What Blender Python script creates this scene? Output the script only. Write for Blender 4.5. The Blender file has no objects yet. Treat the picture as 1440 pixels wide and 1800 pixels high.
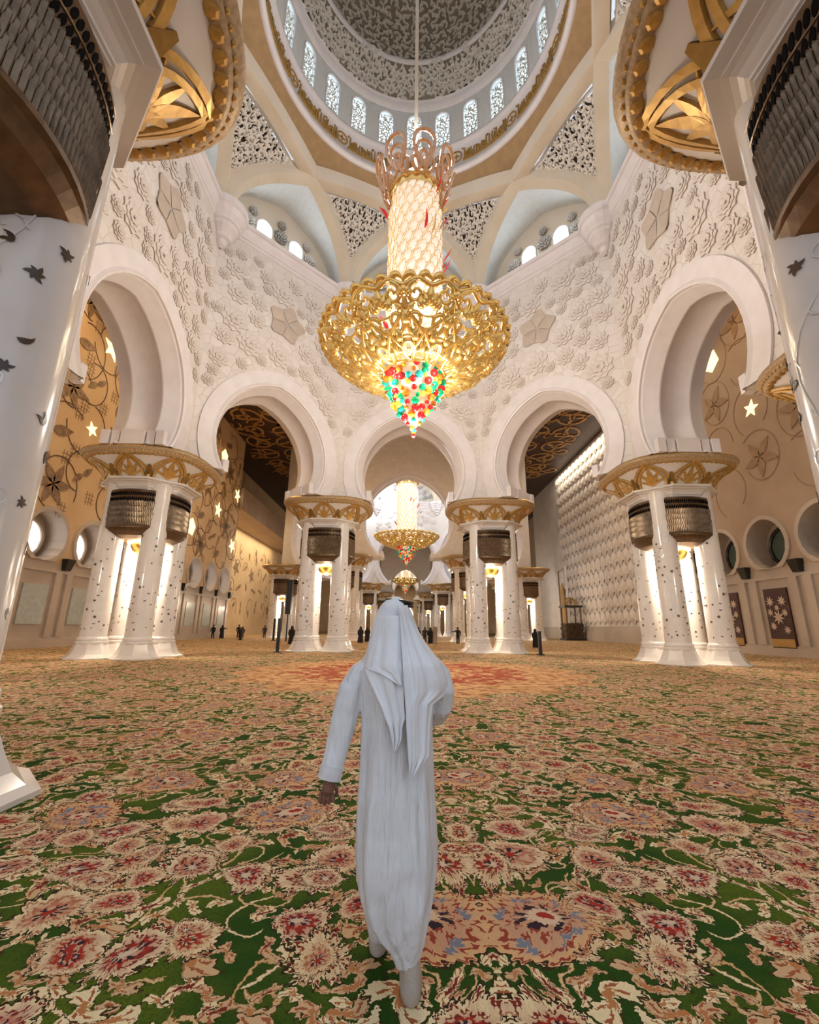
import bpy, math, random
from mathutils import Vector, Matrix
random.seed(7)
PI = math.pi
S, Cs = math.sin, math.cos
R = math.radians
scene = bpy.context.scene
COL = scene.collection

# ------------------------------------------------------------------ camera
F_PX, PITCH, YAW, ROLL = 774.77, .2571, .0098, -.0110
CAM = Vector((-.3115, 0, 1.62))
_r = Vector((Cs(YAW), -S(YAW), 0)); _fh = Vector((S(YAW), Cs(YAW), 0)); _z = Vector((0, 0, 1))
_f = _fh*Cs(PITCH) + _z*S(PITCH); _u = -_fh*S(PITCH) + _z*Cs(PITCH)
_rr = _r*Cs(ROLL) - _u*S(ROLL); _uu = _r*S(ROLL) + _u*Cs(ROLL)
cd = bpy.data.cameras.new('camera'); cam = bpy.data.objects.new('camera', cd); COL.objects.link(cam)
cd.sensor_fit = 'HORIZONTAL'; cd.sensor_width = 36; cd.lens = F_PX/1440*36
cd.clip_start = .05; cd.clip_end = 500
m3 = Matrix((_rr, _uu, -_f)).transposed()
cam.matrix_world = Matrix.Translation(CAM) @ m3.to_4x4()
scene.camera = cam
def at(x, y, Y):                      # photo pixel -> point on the plane Y = const
    d = _rr*((x-720)/F_PX) + _uu*((900-y)/F_PX) + _f
    return CAM + d*((Y-CAM.y)/d.y)

# ------------------------------------------------------------------ world, exposure
w = bpy.data.worlds.new('world'); scene.world = w; w.use_nodes = True
w.node_tree.nodes['Background'].inputs[0].default_value = (.80, .88, 1, 1)
w.node_tree.nodes['Background'].inputs[1].default_value = .85
vs = scene.view_settings
vs.view_transform = 'Standard'; vs.look = 'None'; vs.gamma = 1; vs.use_curve_mapping = False; vs.exposure = 0.15
scene.cycles.max_bounces = 5; scene.cycles.diffuse_bounces = 3; scene.cycles.glossy_bounces = 2
scene.cycles.caustics_reflective = False; scene.cycles.caustics_refractive = False
scene.cycles.sample_clamp_indirect = 4

# ------------------------------------------------------------------ mesh helper
class MB:
    def __init__(s): s.v = []; s.f = []; s.m = []
    def add(s, vs, fs, mi=0):
        o = len(s.v); s.v += [tuple(p) for p in vs]
        s.f += [tuple(i+o for i in f) for f in fs]; s.m += [mi]*len(fs)
    def box(s, a, b, mi=0):
        (x0, y0, z0), (x1, y1, z1) = a, b
        s.add([(x0,y0,z0),(x1,y0,z0),(x1,y1,z0),(x0,y1,z0),(x0,y0,z1),(x1,y0,z1),(x1,y1,z1),(x0,y1,z1)],
              [(0,3,2,1),(4,5,6,7),(0,1,5,4),(1,2,6,5),(2,3,7,6),(3,0,4,7)], mi)
    def grid(s, rows, closed=False, mi=0, flip=False):   # rows of points
        n = len(rows[0]); o = []
        for i in range(len(rows)-1):
            for j in range(n if closed else n-1):
                k = (j+1) % n
                q = (i*n+j, i*n+k, (i+1)*n+k, (i+1)*n+j)
                o.append(q[::-1] if flip else q)
        s.add([p for r in rows for p in r], o, mi)
    def cap(s, ring, mi=0, flip=False):
        f = tuple(range(len(ring)))
        s.add(ring, [f[::-1] if flip else f], mi)
    def lathe(s, prof, seg=24, c=(0,0), mi=0, n=2, rot=0, a0=0, a1=2*PI):
        rows = []
        full = a1-a0 > 6.28
        for r, z in prof:
            row = []
            for j in range(seg + (0 if full else 1)):
                a = a0+(a1-a0)*j/seg
                k = r if n == 2 else r*(abs(Cs(a))**n+abs(S(a))**n)**(-1/n)
                row.append((c[0]+k*Cs(a+rot), c[1]+k*S(a+rot), z))
            rows.append(row)
        s.grid(rows, full, mi)
    def tube(s, pts, rad, seg=6, mi=0, flat=1, caps=True):
        pts = [Vector(p) for p in pts]; n = len(pts); rows = []
        up = None
        for i, p in enumerate(pts):
            t = (pts[min(i+1, n-1)]-pts[max(i-1, 0)])
            t = t.normalized() if t.length > 1e-9 else Vector((0,0,1))
            if up is None: up = Vector((0,0,1)) if abs(t.z) < .9 else Vector((1,0,0))
            x = t.cross(up)
            x = x.normalized() if x.length > 1e-6 else t.orthogonal().normalized()
            y = x.cross(t); up = y
            r = rad[i] if isinstance(rad, (list, tuple)) else rad
            rows.append([p + x*(r*Cs(2*PI*j/seg)) + y*(r*flat*S(2*PI*j/seg)) for j in range(seg)])
        s.grid(rows, True, mi)
        if caps: s.cap(rows[0], mi, True); s.cap(rows[-1], mi)
    def sphere(s, c, r, seg=10, rings=7, mi=0, sc=(1,1,1)):
        prof = []
        rows = []
        for i in range(rings+1):
            a = -PI/2+PI*i/rings
            rows.append([(c[0]+sc[0]*r*Cs(a)*Cs(2*PI*j/seg), c[1]+sc[1]*r*Cs(a)*S(2*PI*j/seg), c[2]+sc[2]*r*S(a)) for j in range(seg)])
        s.grid(rows, True, mi)
    def ribbon(s, pts, wid, mp, h, mi=0):       # 2D centre line, width, map(u,v,h) -> relief band with sides
        n = len(pts); A = []; B = []
        for i in range(n):
            p0 = pts[max(i-1,0)]; p1 = pts[min(i+1,n-1)]
            dx, dy = p1[0]-p0[0], p1[1]-p0[1]; l = math.hypot(dx, dy) or 1
            ww = wid[i] if isinstance(wid, (list,tuple)) else wid
            nx, ny = -dy/l*ww/2, dx/l*ww/2
            A.append((pts[i][0]+nx, pts[i][1]+ny)); B.append((pts[i][0]-nx, pts[i][1]-ny))
        rows = [[mp(a[0],a[1],0) for a in A], [mp(a[0],a[1],h) for a in A], [mp(b[0],b[1],h) for b in B], [mp(b[0],b[1],0) for b in B]]
        s.grid(rows, False, mi)
    def mesh(s, name, mats, smooth=False):
        me = bpy.data.meshes.new(name); me.from_pydata(s.v, [], s.f)
        if not isinstance(mats, (list,tuple)): mats = [mats]
        for m in mats: me.materials.append(m)
        if len(mats) > 1: me.polygons.foreach_set('material_index', s.m)
        if smooth: me.polygons.foreach_set('use_smooth', [True]*len(me.polygons))
        me.update(); return me
    def build(s, name, mats, parent=None, smooth=False, loc=(0,0,0), rz=0, **kw):
        return place(s.mesh(name, mats, smooth), name, parent, loc, rz, **kw)
def place(me, name, parent=None, loc=(0,0,0), rz=0, **kw):
    o = bpy.data.objects.new(name, me); COL.objects.link(o)
    o.location = loc
    o.rotation_euler = rz if isinstance(rz, (tuple, list)) else (0,0,rz)
    if parent: o.parent = parent
    for k, v in kw.items(): o[k] = v
    return o
def thing(name, label, cat, loc=(0,0,0), rz=0, **kw):
    return place(None, name, None, loc, rz, label=label, category=cat, **kw)
def struct(o, label, cat='wall'):
    o['kind'] = 'structure'; o['label'] = label; o['category'] = cat; return o
def copy_tree(o, parent=None, **kw):
    c = o.copy(); COL.objects.link(c); c.parent = parent
    for k, v in kw.items(): c[k] = v
    for ch in o.children: copy_tree(ch, c)
    return c
def light(name, kind, loc, power, color, parent=None, size=.3, rot=(0,0,0), **kw):
    l = bpy.data.lights.new(name, kind); l.energy = power; l.color = color
    if kind == 'AREA':
        l.shape = kw.get('shape', 'RECTANGLE'); l.size = size
        l.size_y = kw.get('size_y', size)
        l.spread = kw.get('spread', PI)
    else: l.shadow_soft_size = size
    if kind == 'SPOT': l.spot_size = kw.get('cone', 2.4); l.spot_blend = .7
    o = bpy.data.objects.new(name, l); COL.objects.link(o); o.location = loc; o.rotation_euler = rot
    if parent: o.parent = parent
    return o

# ------------------------------------------------------------------ node helper
class X:
    nt = None
    def __init__(s, k): s.k = k
    @staticmethod
    def op(o, *a, clamp=False):
        n = X.nt.nodes.new('ShaderNodeMath'); n.operation = o; n.use_clamp = clamp
        for i, v in enumerate(a):
            if isinstance(v, X): X.nt.links.new(v.k, n.inputs[i])
            else: n.inputs[i].default_value = v
        return X(n.outputs[0])
    def __add__(s, o): return X.op('ADD', s, o)
    __radd__ = __add__
    def __sub__(s, o): return X.op('SUBTRACT', s, o)
    def __rsub__(s, o): return X.op('SUBTRACT', o, s)
    def __mul__(s, o): return X.op('MULTIPLY', s, o)
    __rmul__ = __mul__
    def __truediv__(s, o): return X.op('DIVIDE', s, o)
    def __rtruediv__(s, o): return X.op('DIVIDE', o, s)
    def abs(s): return X.op('ABSOLUTE', s)
    def sin(s): return X.op('SINE', s)
    def cos(s): return X.op('COSINE', s)
    def lt(s, o): return X.op('LESS_THAN', s, o)
    def gt(s, o): return X.op('GREATER_THAN', s, o)
    def log(s): return X.op('LOGARITHM', s, math.e)
    def fract(s): return X.op('FRACT', s)
    def min(s, o): return X.op('MINIMUM', s, o)
    def max(s, o): return X.op('MAXIMUM', s, o)
    def sqrt(s): return X.op('SQRT', s)
    def atan2(s, o): return X.op('ARCTAN2', s, o)
    def soft(s, a, b):                    # 0 at a, 1 at b
        n = X.nt.nodes.new('ShaderNodeMapRange'); X.nt.links.new(s.k, n.inputs[0])
        n.inputs[1].default_value = a; n.inputs[2].default_value = b; return X(n.outputs[0])
def comb(x, y, z=0.):
    n = X.nt.nodes.new('ShaderNodeCombineXYZ')
    for i, v in enumerate((x, y, z)):
        if isinstance(v, X): X.nt.links.new(v.k, n.inputs[i])
        else: n.inputs[i].default_value = v
    return X(n.outputs[0])
def sep(v):
    n = X.nt.nodes.new('ShaderNodeSeparateXYZ'); X.nt.links.new(v.k, n.inputs[0]); return [X(n.outputs[i]) for i in range(3)]
def coords(kind='Object'):
    n = X.nt.nodes.new('ShaderNodeTexCoord'); return X(n.outputs[kind])
def gpos():
    return X(X.nt.nodes.new('ShaderNodeNewGeometry').outputs['Position'])
def noise(v, sc, det=3, rough=.5, dim='3D'):
    n = X.nt.nodes.new('ShaderNodeTexNoise'); n.noise_dimensions = dim
    X.nt.links.new(v.k, n.inputs['Vector']); n.inputs['Scale'].default_value = sc
    n.inputs['Detail'].default_value = det; n.inputs['Roughness'].default_value = rough
    return X(n.outputs[0])
def voro(v, sc, rnd=1, feat='F1', dim='2D'):
    n = X.nt.nodes.new('ShaderNodeTexVoronoi'); n.voronoi_dimensions = dim; n.feature = feat
    X.nt.links.new(v.k, n.inputs['Vector']); n.inputs['Scale'].default_value = sc; n.inputs['Randomness'].default_value = rnd
    return n
def mix(f, a, b):
    n = X.nt.nodes.new('ShaderNodeMix'); n.data_type = 'RGBA'
    if isinstance(f, X): X.nt.links.new(f.k, n.inputs[0])
    else: n.inputs[0].default_value = f
    for i, v in ((6, a), (7, b)):
        if isinstance(v, X): X.nt.links.new(v.k, n.inputs[i])
        else: n.inputs[i].default_value = (*v, 1)
    return X(n.outputs[2])
def bump(h, strength, dist=.05):
    n = X.nt.nodes.new('ShaderNodeBump'); X.nt.links.new(h.k, n.inputs['Height'])
    n.inputs['Strength'].default_value = strength; n.inputs['Distance'].default_value = dist
    return X(n.outputs[0])
def mat(name, col=(.8,.8,.8), rough=.5, metal=0, emit=None, es=0, col2=None, nsc=3, bmp=0, bsc=20, trans=0, spec=.5):
    m = bpy.data.materials.new(name); m.use_nodes = True; X.nt = m.node_tree
    b = m.node_tree.nodes['Principled BSDF']
    b.inputs['Roughness'].default_value = rough; b.inputs['Metallic'].default_value = metal
    b.inputs['Specular IOR Level'].default_value = spec
    p = coords()
    c2 = col2 or tuple(c*.86 for c in col)
    nz = noise(p, nsc, 4)
    X.nt.links.new(mix(nz.soft(.35, .65), col, c2).k, b.inputs['Base Color'])
    if bmp: X.nt.links.new(bump(noise(p, bsc, 3), bmp).k, b.inputs['Normal'])
    if emit: b.inputs['Emission Color'].default_value = (*emit, 1); b.inputs['Emission Strength'].default_value = es
    if trans: b.inputs['Transmission Weight'].default_value = trans
    if emit and name not in ('daylight_glass','daylight_niche_glass'): m.cycles.emission_sampling = 'NONE'
    return m
def bs(m): return m.node_tree.nodes['Principled BSDF']
def setc(m, c): m.node_tree.links.new(c.k, bs(m).inputs['Base Color'])
def setn(m, c): m.node_tree.links.new(c.k, bs(m).inputs['Normal'])

M = {}
M['marble'] = mat('white_marble', (.80,.75,.72), .45, col2=(.72,.66,.62), nsc=.6)
# carved wall: faint petal facets between the carved flowers
m = M['wall'] = mat('carved_wall_marble', (.79,.74,.71), .55)
X.nt = m.node_tree
p = coords(); q = sep(p)
vv = voro(comb(q[0], q[2]), 1.5, .9); dist = X(vv.outputs['Distance'])
v2 = voro(comb(q[0], q[2]), 1.5, .9, 'DISTANCE_TO_EDGE')
edge = X(v2.outputs['Distance']).soft(0, .05)
rnd = sep(X(vv.outputs['Color']))[0]
setc(m, mix(edge, (.70,.63,.57), mix(rnd, (.82,.77,.74), (.75,.69,.65))))
setn(m, bump(edge*.6+rnd*.4+noise(p, 3, 3)*.5, .35, .06))
M['band'] = mat('arch_band_marble', (.84,.79,.80), .4, col2=(.79,.74,.74), nsc=1.5)
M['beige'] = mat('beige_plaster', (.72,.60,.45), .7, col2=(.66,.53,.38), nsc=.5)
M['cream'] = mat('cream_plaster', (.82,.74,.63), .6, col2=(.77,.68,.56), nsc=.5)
M['soffit'] = mat('brown_soffit', (.42,.27,.13), .7, nsc=2)
M['lattice'] = mat('lattice_plaster', (.84,.78,.70), .6)
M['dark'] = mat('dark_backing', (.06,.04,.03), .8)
M['domeback'] = mat('dome_backing', (.30,.25,.19), .8)
M['dometop'] = mat('dome_relief', (.72,.66,.55), .6)
M['gold'] = mat('gold_leaf', (.72,.46,.13), .32, .9, col2=(.58,.34,.08), nsc=6)
M['goldpaint'] = mat('gold_paint', (.60,.36,.10), .42, .45, col2=(.48,.27,.07), nsc=5)
M['chandgold'] = mat('polished_gold', (1,.78,.32), .22, .85, col2=(1,.66,.20), nsc=4)
M['bronze'] = mat('bronze_basket', (.16,.095,.05), .38, .55, col2=(.10,.06,.03), nsc=5)
M['bronzepale'] = mat('paler_bronze_reed', (.22,.155,.10), .30, .6, col2=(.13,.09,.055), nsc=5)  # paler bronze tone of the reeds and band mouldings
M['black'] = mat('black_enamel', (.012,.011,.011), .3)
M['void'] = mat('black_opening', (.006,.005,.005), .9, spec=.05)
M['blackcloth'] = mat('black_cloth', (.015,.014,.016), .9)
M['shaft'] = mat('shaft_marble', (.80,.76,.74), .16, col2=(.74,.69,.66), nsc=1.2)
M['pearl'] = mat('mother_of_pearl', (.88,.86,.84), .12, .2)
M['inlay'] = mat('dark_stone_inlay', (.05,.035,.03), .3, col2=(.10,.06,.03), nsc=9)
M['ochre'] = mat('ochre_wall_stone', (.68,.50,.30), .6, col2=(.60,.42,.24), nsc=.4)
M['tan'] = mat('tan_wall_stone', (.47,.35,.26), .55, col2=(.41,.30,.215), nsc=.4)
M['vine'] = mat('vine_inlay', (.10,.055,.03), .5)
M['leafdark'] = mat('leaf_inlay', (.16,.10,.06), .45, col2=(.34,.22,.12), nsc=2.5)
M['leafbrown'] = mat('petal_inlay', (.30,.19,.11), .5, col2=(.38,.25,.15), nsc=2)
M['stonelow'] = mat('dado_marble', (.54,.455,.385), .3, col2=(.46,.39,.33), nsc=.5)
M['bluegrey'] = mat('blue_grey_glass_panel', (.50,.56,.57), .2)
M['starlight'] = mat('lit_star_glass', (.9,.8,.5), .4, emit=(1,.78,.36), es=1.7)
M['winlit'] = mat('lit_window_glass', (.9,.9,.88), .4, emit=(1,.97,.92), es=1.6)
M['windark'] = mat('dark_window_glass', (.10,.14,.13), .15)
M['sky'] = mat('daylight_glass', (.9,.95,1), .3, emit=(.66,.86,1), es=1.7)
M['skyblue'] = mat('daylight_niche_glass', (.9,.95,1), .3, emit=(.84,.94,1), es=4.5)
M['niche'] = mat('niche_plaster', (.80,.81,.80), .6, col2=(.76,.76,.74))
M['doorwood'] = mat('dark_red_door_wood', (.055,.012,.012), .35)
M['doorflower'] = mat('door_flower_inlay', (.72,.55,.45), .4)
M['brass'] = mat('brass_plate', (.55,.36,.14), .3, .8)
M['ceilwood'] = mat('dark_wood_ceiling', (.055,.020,.010), .45, col2=(.035,.012,.006), nsc=1.5)
M['ceilgold'] = mat('ceiling_gold_scroll', (.55,.30,.10), .5, .2)
M['crystal'] = mat('crystal_blade', (.95,.88,.80), .12, emit=(1,.76,.56), es=.55)
M['core'] = mat('lit_crystal_core', (.95,.85,.7), .3, emit=(1,.70,.42), es=.45)
M['amber'] = mat('amber_glass', (.50,.25,.12), .08, .2, emit=(.7,.33,.13), es=.12, trans=.2)
M['bulb'] = mat('lamp_glow', (1,.9,.7), .4, emit=(1,.86,.62), es=9)
for n, c in (('red',(.62,.015,.02)), ('green',(.0,.36,.15)), ('teal',(.02,.45,.42)), ('yellow',(.85,.50,.05)), ('orange',(.72,.19,.02))):
    M['bead_'+n] = mat(n+'_glass_bead', c, .08, emit=c, es=.30, col2=tuple(k*.8 for k in c))
M['robe'] = mat('white_robe_cotton', (.80,.80,.82), .85, col2=(.76,.76,.78), nsc=6, bmp=.12, bsc=350)
M['scarf'] = mat('white_headcloth_cotton', (.86,.87,.90), .8, col2=(.82,.83,.86), nsc=6, bmp=.1, bsc=300)
M['sock'] = mat('off_white_sock', (.55,.47,.40), .9, col2=(.42,.35,.29), nsc=9, bmp=.3, bsc=120)
M['skin'] = mat('brown_skin', (.22,.09,.06), .5)
M['grey'] = mat('dark_grey_cloth', (.05,.05,.055), .9)
M['sand'] = mat('sand_cloth', (.30,.22,.16), .9)
for k_ in ('robe', 'scarf'):
    X.nt = M[k_].node_tree; q = sep(coords())
    setn(M[k_], bump(noise(comb(q[0]*15., q[1]*15., q[2]*2.6), 1, 3)*1.0+noise(comb(q[0]*5., q[1]*5., q[2]*4.), 1, 2)*.8+noise(coords(), 420, 1)*.03, 1. if k_ == 'robe' else .5, .05))
# ------------------------------------------------------------------ carpet
m = M['carpet'] = mat('floral_carpet', (.05,.12,.02), .95, spec=.1)
X.nt = m.node_tree
g = sep(gpos())
px0 = (g[0]-.17).abs(); py0 = g[1]
wv = comb(px0, py0)
wn = noise(wv, 2.2, 2, dim='2D'); wn2 = noise(comb(px0+31., py0), 2.2, 2, dim='2D')
fn = noise(wv, 42, 2, dim='2D'); fn2 = noise(comb(px0+9., py0), 42, 2, dim='2D')
px = px0+(wn-.5)*.30+(fn-.5)*.030; py = py0+(wn2-.5)*.30+(fn2-.5)*.030
def cell(sc, rnd, ox):
    ux = px*sc+ox; uy = py*sc+ox*.37
    v = voro(comb(ux, uy), 1, rnd)
    pp = sep(X(v.outputs['Position'])); rc = sep(X(v.outputs['Color']))
    lx = ux-pp[0]; ly = uy-pp[1]
    return (lx*lx+ly*ly).sqrt(), ly.atan2(lx), rc
def band(r, a, b): return r.gt(a)*r.lt(b)
gn = noise(wv, 1.3, 3, dim='2D')
col = mix(gn.soft(.4,.62), (.020,.075,.006), (.10,.15,.010))
col = mix(noise(comb(px0+3.,py0), 60, 2, dim='2D').soft(.4,.7)*.5, col, (.015,.04,.005))
TAN, CREAM, RED, DKRED, INK = (.72,.47,.26), (.92,.76,.46), (.42,.035,.022), (.22,.03,.02), (.035,.02,.03)
def feather(c_, k, th, N, ph, c2, a=.42, b=.97, rings=5.):
    q = (k*rings).fract(); ring = k*rings-q
    d = (th*float(N)+ring*3.1416+ph).cos().gt(.05)
    return mix(d*band(q,.20,.72)*band(k,a,b), c_, c2)
# winding cream stems
for sc, ox, w_ in ((1.05, 0., 1.0), (1.9, 17., .9)):
    r, th, rc = cell(sc, .75, ox)
    dr = (rc[0].gt(.5)*2.-1.)
    s_ = (th*dr + (r+.06).log()*2.6 + rc[1]*6.28).sin().abs()
    wd = (.032*sc/1.05*w_)/(r+.05)
    mk = s_.lt(wd)*band(r, .05, .66)
    c_ = mix(rc[2], CREAM, (.70,.45,.20)); c_ = mix(s_.gt(wd*.72), c_, (.30,.12,.04))
    col = mix(mk, col, c_)
# curled leaves and buds
for sc, ox in ((5.6, 5.), (4.1, 41.), (3.0, 63.)):
    r, th, rc = cell(sc, .95, ox)
    t2 = th+r*2.2
    rr = (t2*2.+rc[0]*6.28).cos()*.17+.24 + (t2*9.+rc[1]*9.).cos()*.045
    mk = r.lt(rr)*rc[2].gt(.30); col = mix(r.lt(rr+.035)*rc[2].gt(.30), col, (.05,.035,.008))
    c_ = mix(rc[1].gt(.5), TAN, CREAM)
    c_ = mix((t2*9.+rc[0]*5.).cos().gt(.55)*band(r/rr,.4,.85), c_, (.40,.12,.05))
    c_ = mix(r.lt(rr*.36), c_, mix(rc[0].gt(.45), DKRED, (.55,.22,.08)))
    col = mix(mk, col, c_)
# middle flowers
for sc, ox, base, pr in ((1.75, 11., .35, .42), (1.35, 77., .28, .40), (2.5, 29., .33, .5)):
    r, th, rc = cell(sc, .85, ox)
    rr = ((th*9.+rc[0]*6.28).cos()*.04+(th*31.+rc[1]*7.).cos()*.025+(th+rc[2]*6.28).cos()*.06+base)*(rc[1]*.35+.75)
    k = r/rr
    c_ = mix(k.soft(.5,1.), mix(rc[0], TAN, (.62,.34,.26)), CREAM)
    c_ = feather(c_, k, th, 9, rc[0]*6.28, mix(rc[1].gt(.5), DKRED, (.46,.17,.08)))
    c_ = mix(band(k,.30,.44), c_, mix(rc[2].gt(.7), RED, (.58,.22,.13)))
    c_ = mix((th*8.).cos().gt(.1)*band(k,.16,.34), c_, INK)
    c_ = mix(k.lt(.16), c_, mix(rc[1].gt(.5), (.78,.58,.42), RED))
    col = mix(band(k, .99, 1.10)*rc[2].gt(pr), col, (.035,.02,.008))
    col = mix(k.lt(1.)*rc[2].gt(pr), col, c_)
# large palmettes
r, th, rc = cell(.72, .6, 3.)
rr = ((th*12.).cos()*.02+(th+rc[0]*6.28).cos()*.08+(th*34.).cos()*.018+.225)
k = r/rr
c_ = mix(k.soft(.5,1.), (.64,.36,.22), (.80,.50,.24))
c_ = feather(c_, k, th, 12, 0., (.34,.06,.035), .36, .97, 7.)
c_ = feather(c_, k, th, 6, 1., (.22,.25,.32), .45, .75, 4.)
c_ = mix((th*9.).cos().gt(-.2)*band(k,.22,.36), c_, INK)
c_ = mix(k.lt(.24), c_, (.80,.58,.40)); c_ = mix(k.lt(.1), c_, RED)
col = mix(band(k, .99, 1.06)*rc[2].gt(.25), col, (.05,.02,.01))
col = mix(k.lt(1.)*rc[2].gt(.25), col, c_)
# great medallion under the chandelier
mx = g[0]; my = g[1]-18.
mr = (mx*mx+my*my).sqrt(); mt = my.atan2(mx)
sc_ = mr+(mt*16.).cos()*.35+(wn-.5)*1.2
mm = mix(noise(wv, 1.6, 3, dim='2D').soft(.42,.6), (.80,.47,.24), (.66,.36,.16))
mm = mix(noise(comb(px0,py0+50.), 3.2, 2, dim='2D').gt(.56), mm, (.42,.16,.07))
mm = mix(band(sc_,2.4,4.3)*noise(wv, 2.1, 2, dim='2D').gt(.45), mm, (.40,.055,.03))
mm = mix(band(sc_,1.3,2.0)*noise(wv, 4.1, 2, dim='2D').gt(.48), mm, (.46,.10,.05))
mm = mix(.18, mm, col)
col = mix(sc_.lt(6.4), col, mm)
col = mix(noise(wv, 130, 2, dim='2D').soft(.3,.75)*.28, col, mix(.7, col, (.03,.02,.01)))
setc(m, col); setn(m, bump(noise(wv, 220, 2, dim='2D')+fn*.4, .5, .012))

mb = MB(); mb.add([(-32,-14,0),(32,-14,0),(32,166,0),(-32,166,0)], [(0,1,2,3)])
struct(mb.build('floor', M['carpet']), 'green carpet with tan and red flowers and a central medallion', 'floor')

# ------------------------------------------------------------------ ornament motifs
def spiral(cx, cy, r0, turns, a0, d=1, n=14, r1=.12):
    return [(cx+(r0*(1-t)+r0*r1*t)*Cs(a0+d*turns*2*PI*t), cy+(r0*(1-t)+r0*r1*t)*S(a0+d*turns*2*PI*t)) for t in [i/n for i in range(n+1)]]
def leafpts(cx, cy, a, L, n=5, bend=0):
    return [(cx+L*t*Cs(a+bend*t), cy+L*t*S(a+bend*t)) for t in [i/n for i in range(n+1)]]
def leafw(w_, n=5): return [max(.04*w_, w_*S(PI*(i/n)**.75)) for i in range(n+1)]
def arabesque(mb, inside, x0, x1, y0, y1, c, mp, h, wr=.2, n=10, rnd=None):
    rnd = rnd or random.Random(3)
    ny = max(1, int((y1-y0)/(c*.9))); nx = max(1, int((x1-x0)/c))
    for j in range(ny+1):
        for i in range(nx+1):
            x = x0+(i+.5*(j % 2))*c+rnd.uniform(-.12,.12)*c; y = y0+j*c*.9+rnd.uniform(-.12,.12)*c
            if not inside(x, y): continue
            a = rnd.uniform(0, 6.28); d = rnd.choice((-1,1))
            pts = [q for q in spiral(x, y, c*.62, 1.05, a, d, n)]
            mb.ribbon(pts, [wr*c*(.75+.5*S(PI*k/n)) for k in range(n+1)], mp, h)
            for k in range(2):
                b = a+2.2+k*2.1
                if inside(x+c*.7*Cs(b), y+c*.7*S(b)):
                    mb.ribbon(leafpts(x+.1*c*Cs(b), y+.1*c*S(b), b, c*.72, 4, .5*d), leafw(wr*c*1.25, 4), mp, h)

# ------------------------------------------------------------------ arches
def arch(r, zc, zs, e, n=12, nl=5):
    ph = math.asin(min(1, (zc-zs)/r)); L = []
    for i in range(nl): a = -ph+ph*i/nl; L.append((-r*Cs(a), zc+r*S(a)))
    tm = math.acos(e/(r+e))
    for i in range(n+1): t = tm*i/n; L.append((e-(r+e)*Cs(t), zc+(r+e)*S(t)))
    return L + [(-x, z) for x, z in L[-2::-1]]
C1 = (0, 18.03)
RI, RC = 13.59, 15.87
AI = RI*Cs(R(22.5)); TH = 3.4
ZCAP, ZCOR = 10.5, 27.9

# carved lotus for the walls
def lotus_mesh(name, mt, rr=1., h=.065):
    mb = MB()
    for (k, r0, r1, wd, z0, z1, off) in ((9, .45, 1., .30, .02, .10, 0), (9, .28, .74, .25, .07, .15, PI/9), (6, .05, .46, .20, .12, .19, .2)):
        for i in range(k):
            a = off+2*PI*i/k
            def P(rad, sd, z): return ((rad*Cs(a)-sd*S(a))*rr, -z*h/.1, (rad*S(a)+sd*Cs(a))*rr)
            rm = (r0*.35+r1*.65)
            mb.add([P(r0,0,z0), P(rm*.92,-wd,z1*.8), P(r1,0,z1), P(rm*.92,wd,z1*.8), P(rm,0,z1*1.25), P(r1,0,0), P(rm*.92,-wd,0), P(rm*.92,wd,0)],
                   [(0,1,4),(1,2,4),(2,3,4),(3,0,4)]); o_ = len(mb.v)-8
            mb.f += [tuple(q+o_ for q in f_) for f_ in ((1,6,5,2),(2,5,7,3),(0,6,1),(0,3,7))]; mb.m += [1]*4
    return mb.mesh(name, [mt, M['petalshade']])
M['petal'] = mat('flower_relief_marble', (.80,.74,.70), .5, col2=(.73,.66,.61), nsc=1.2)
M['petalshade'] = mat('petal_crevice_shade', (.50,.42,.36), .6)  # browner petal sides: crevice shading put into the colour
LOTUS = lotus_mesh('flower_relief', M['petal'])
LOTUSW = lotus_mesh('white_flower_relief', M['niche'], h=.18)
M['petalbrown'] = mat('flower_relief_brown_stone', (.60,.50,.41), .5, nsc=1.2)
# broad four-petal rosette
mb = MB()
for i in range(5):
    a = .3+2*PI*i/5
    def P(rad, sd, z): return (rad*Cs(a)-sd*S(a), -z, rad*S(a)+sd*Cs(a))
    mb.add([P(.05,0,.06), P(.7,-.5,.08), P(1.15,-.1,.10), P(1.15,.12,.10), P(.7,.5,.08), P(.6,0,.15), P(.7,-.5,0), P(1.15,0,0), P(.7,.5,0)],
           [(0,1,5),(1,2,5),(2,3,5),(3,4,5),(4,0,5),(1,6,7,2),(3,7,8,4)])
ROSE = mb.mesh('rosette_relief', M['petalbrown'])

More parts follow.
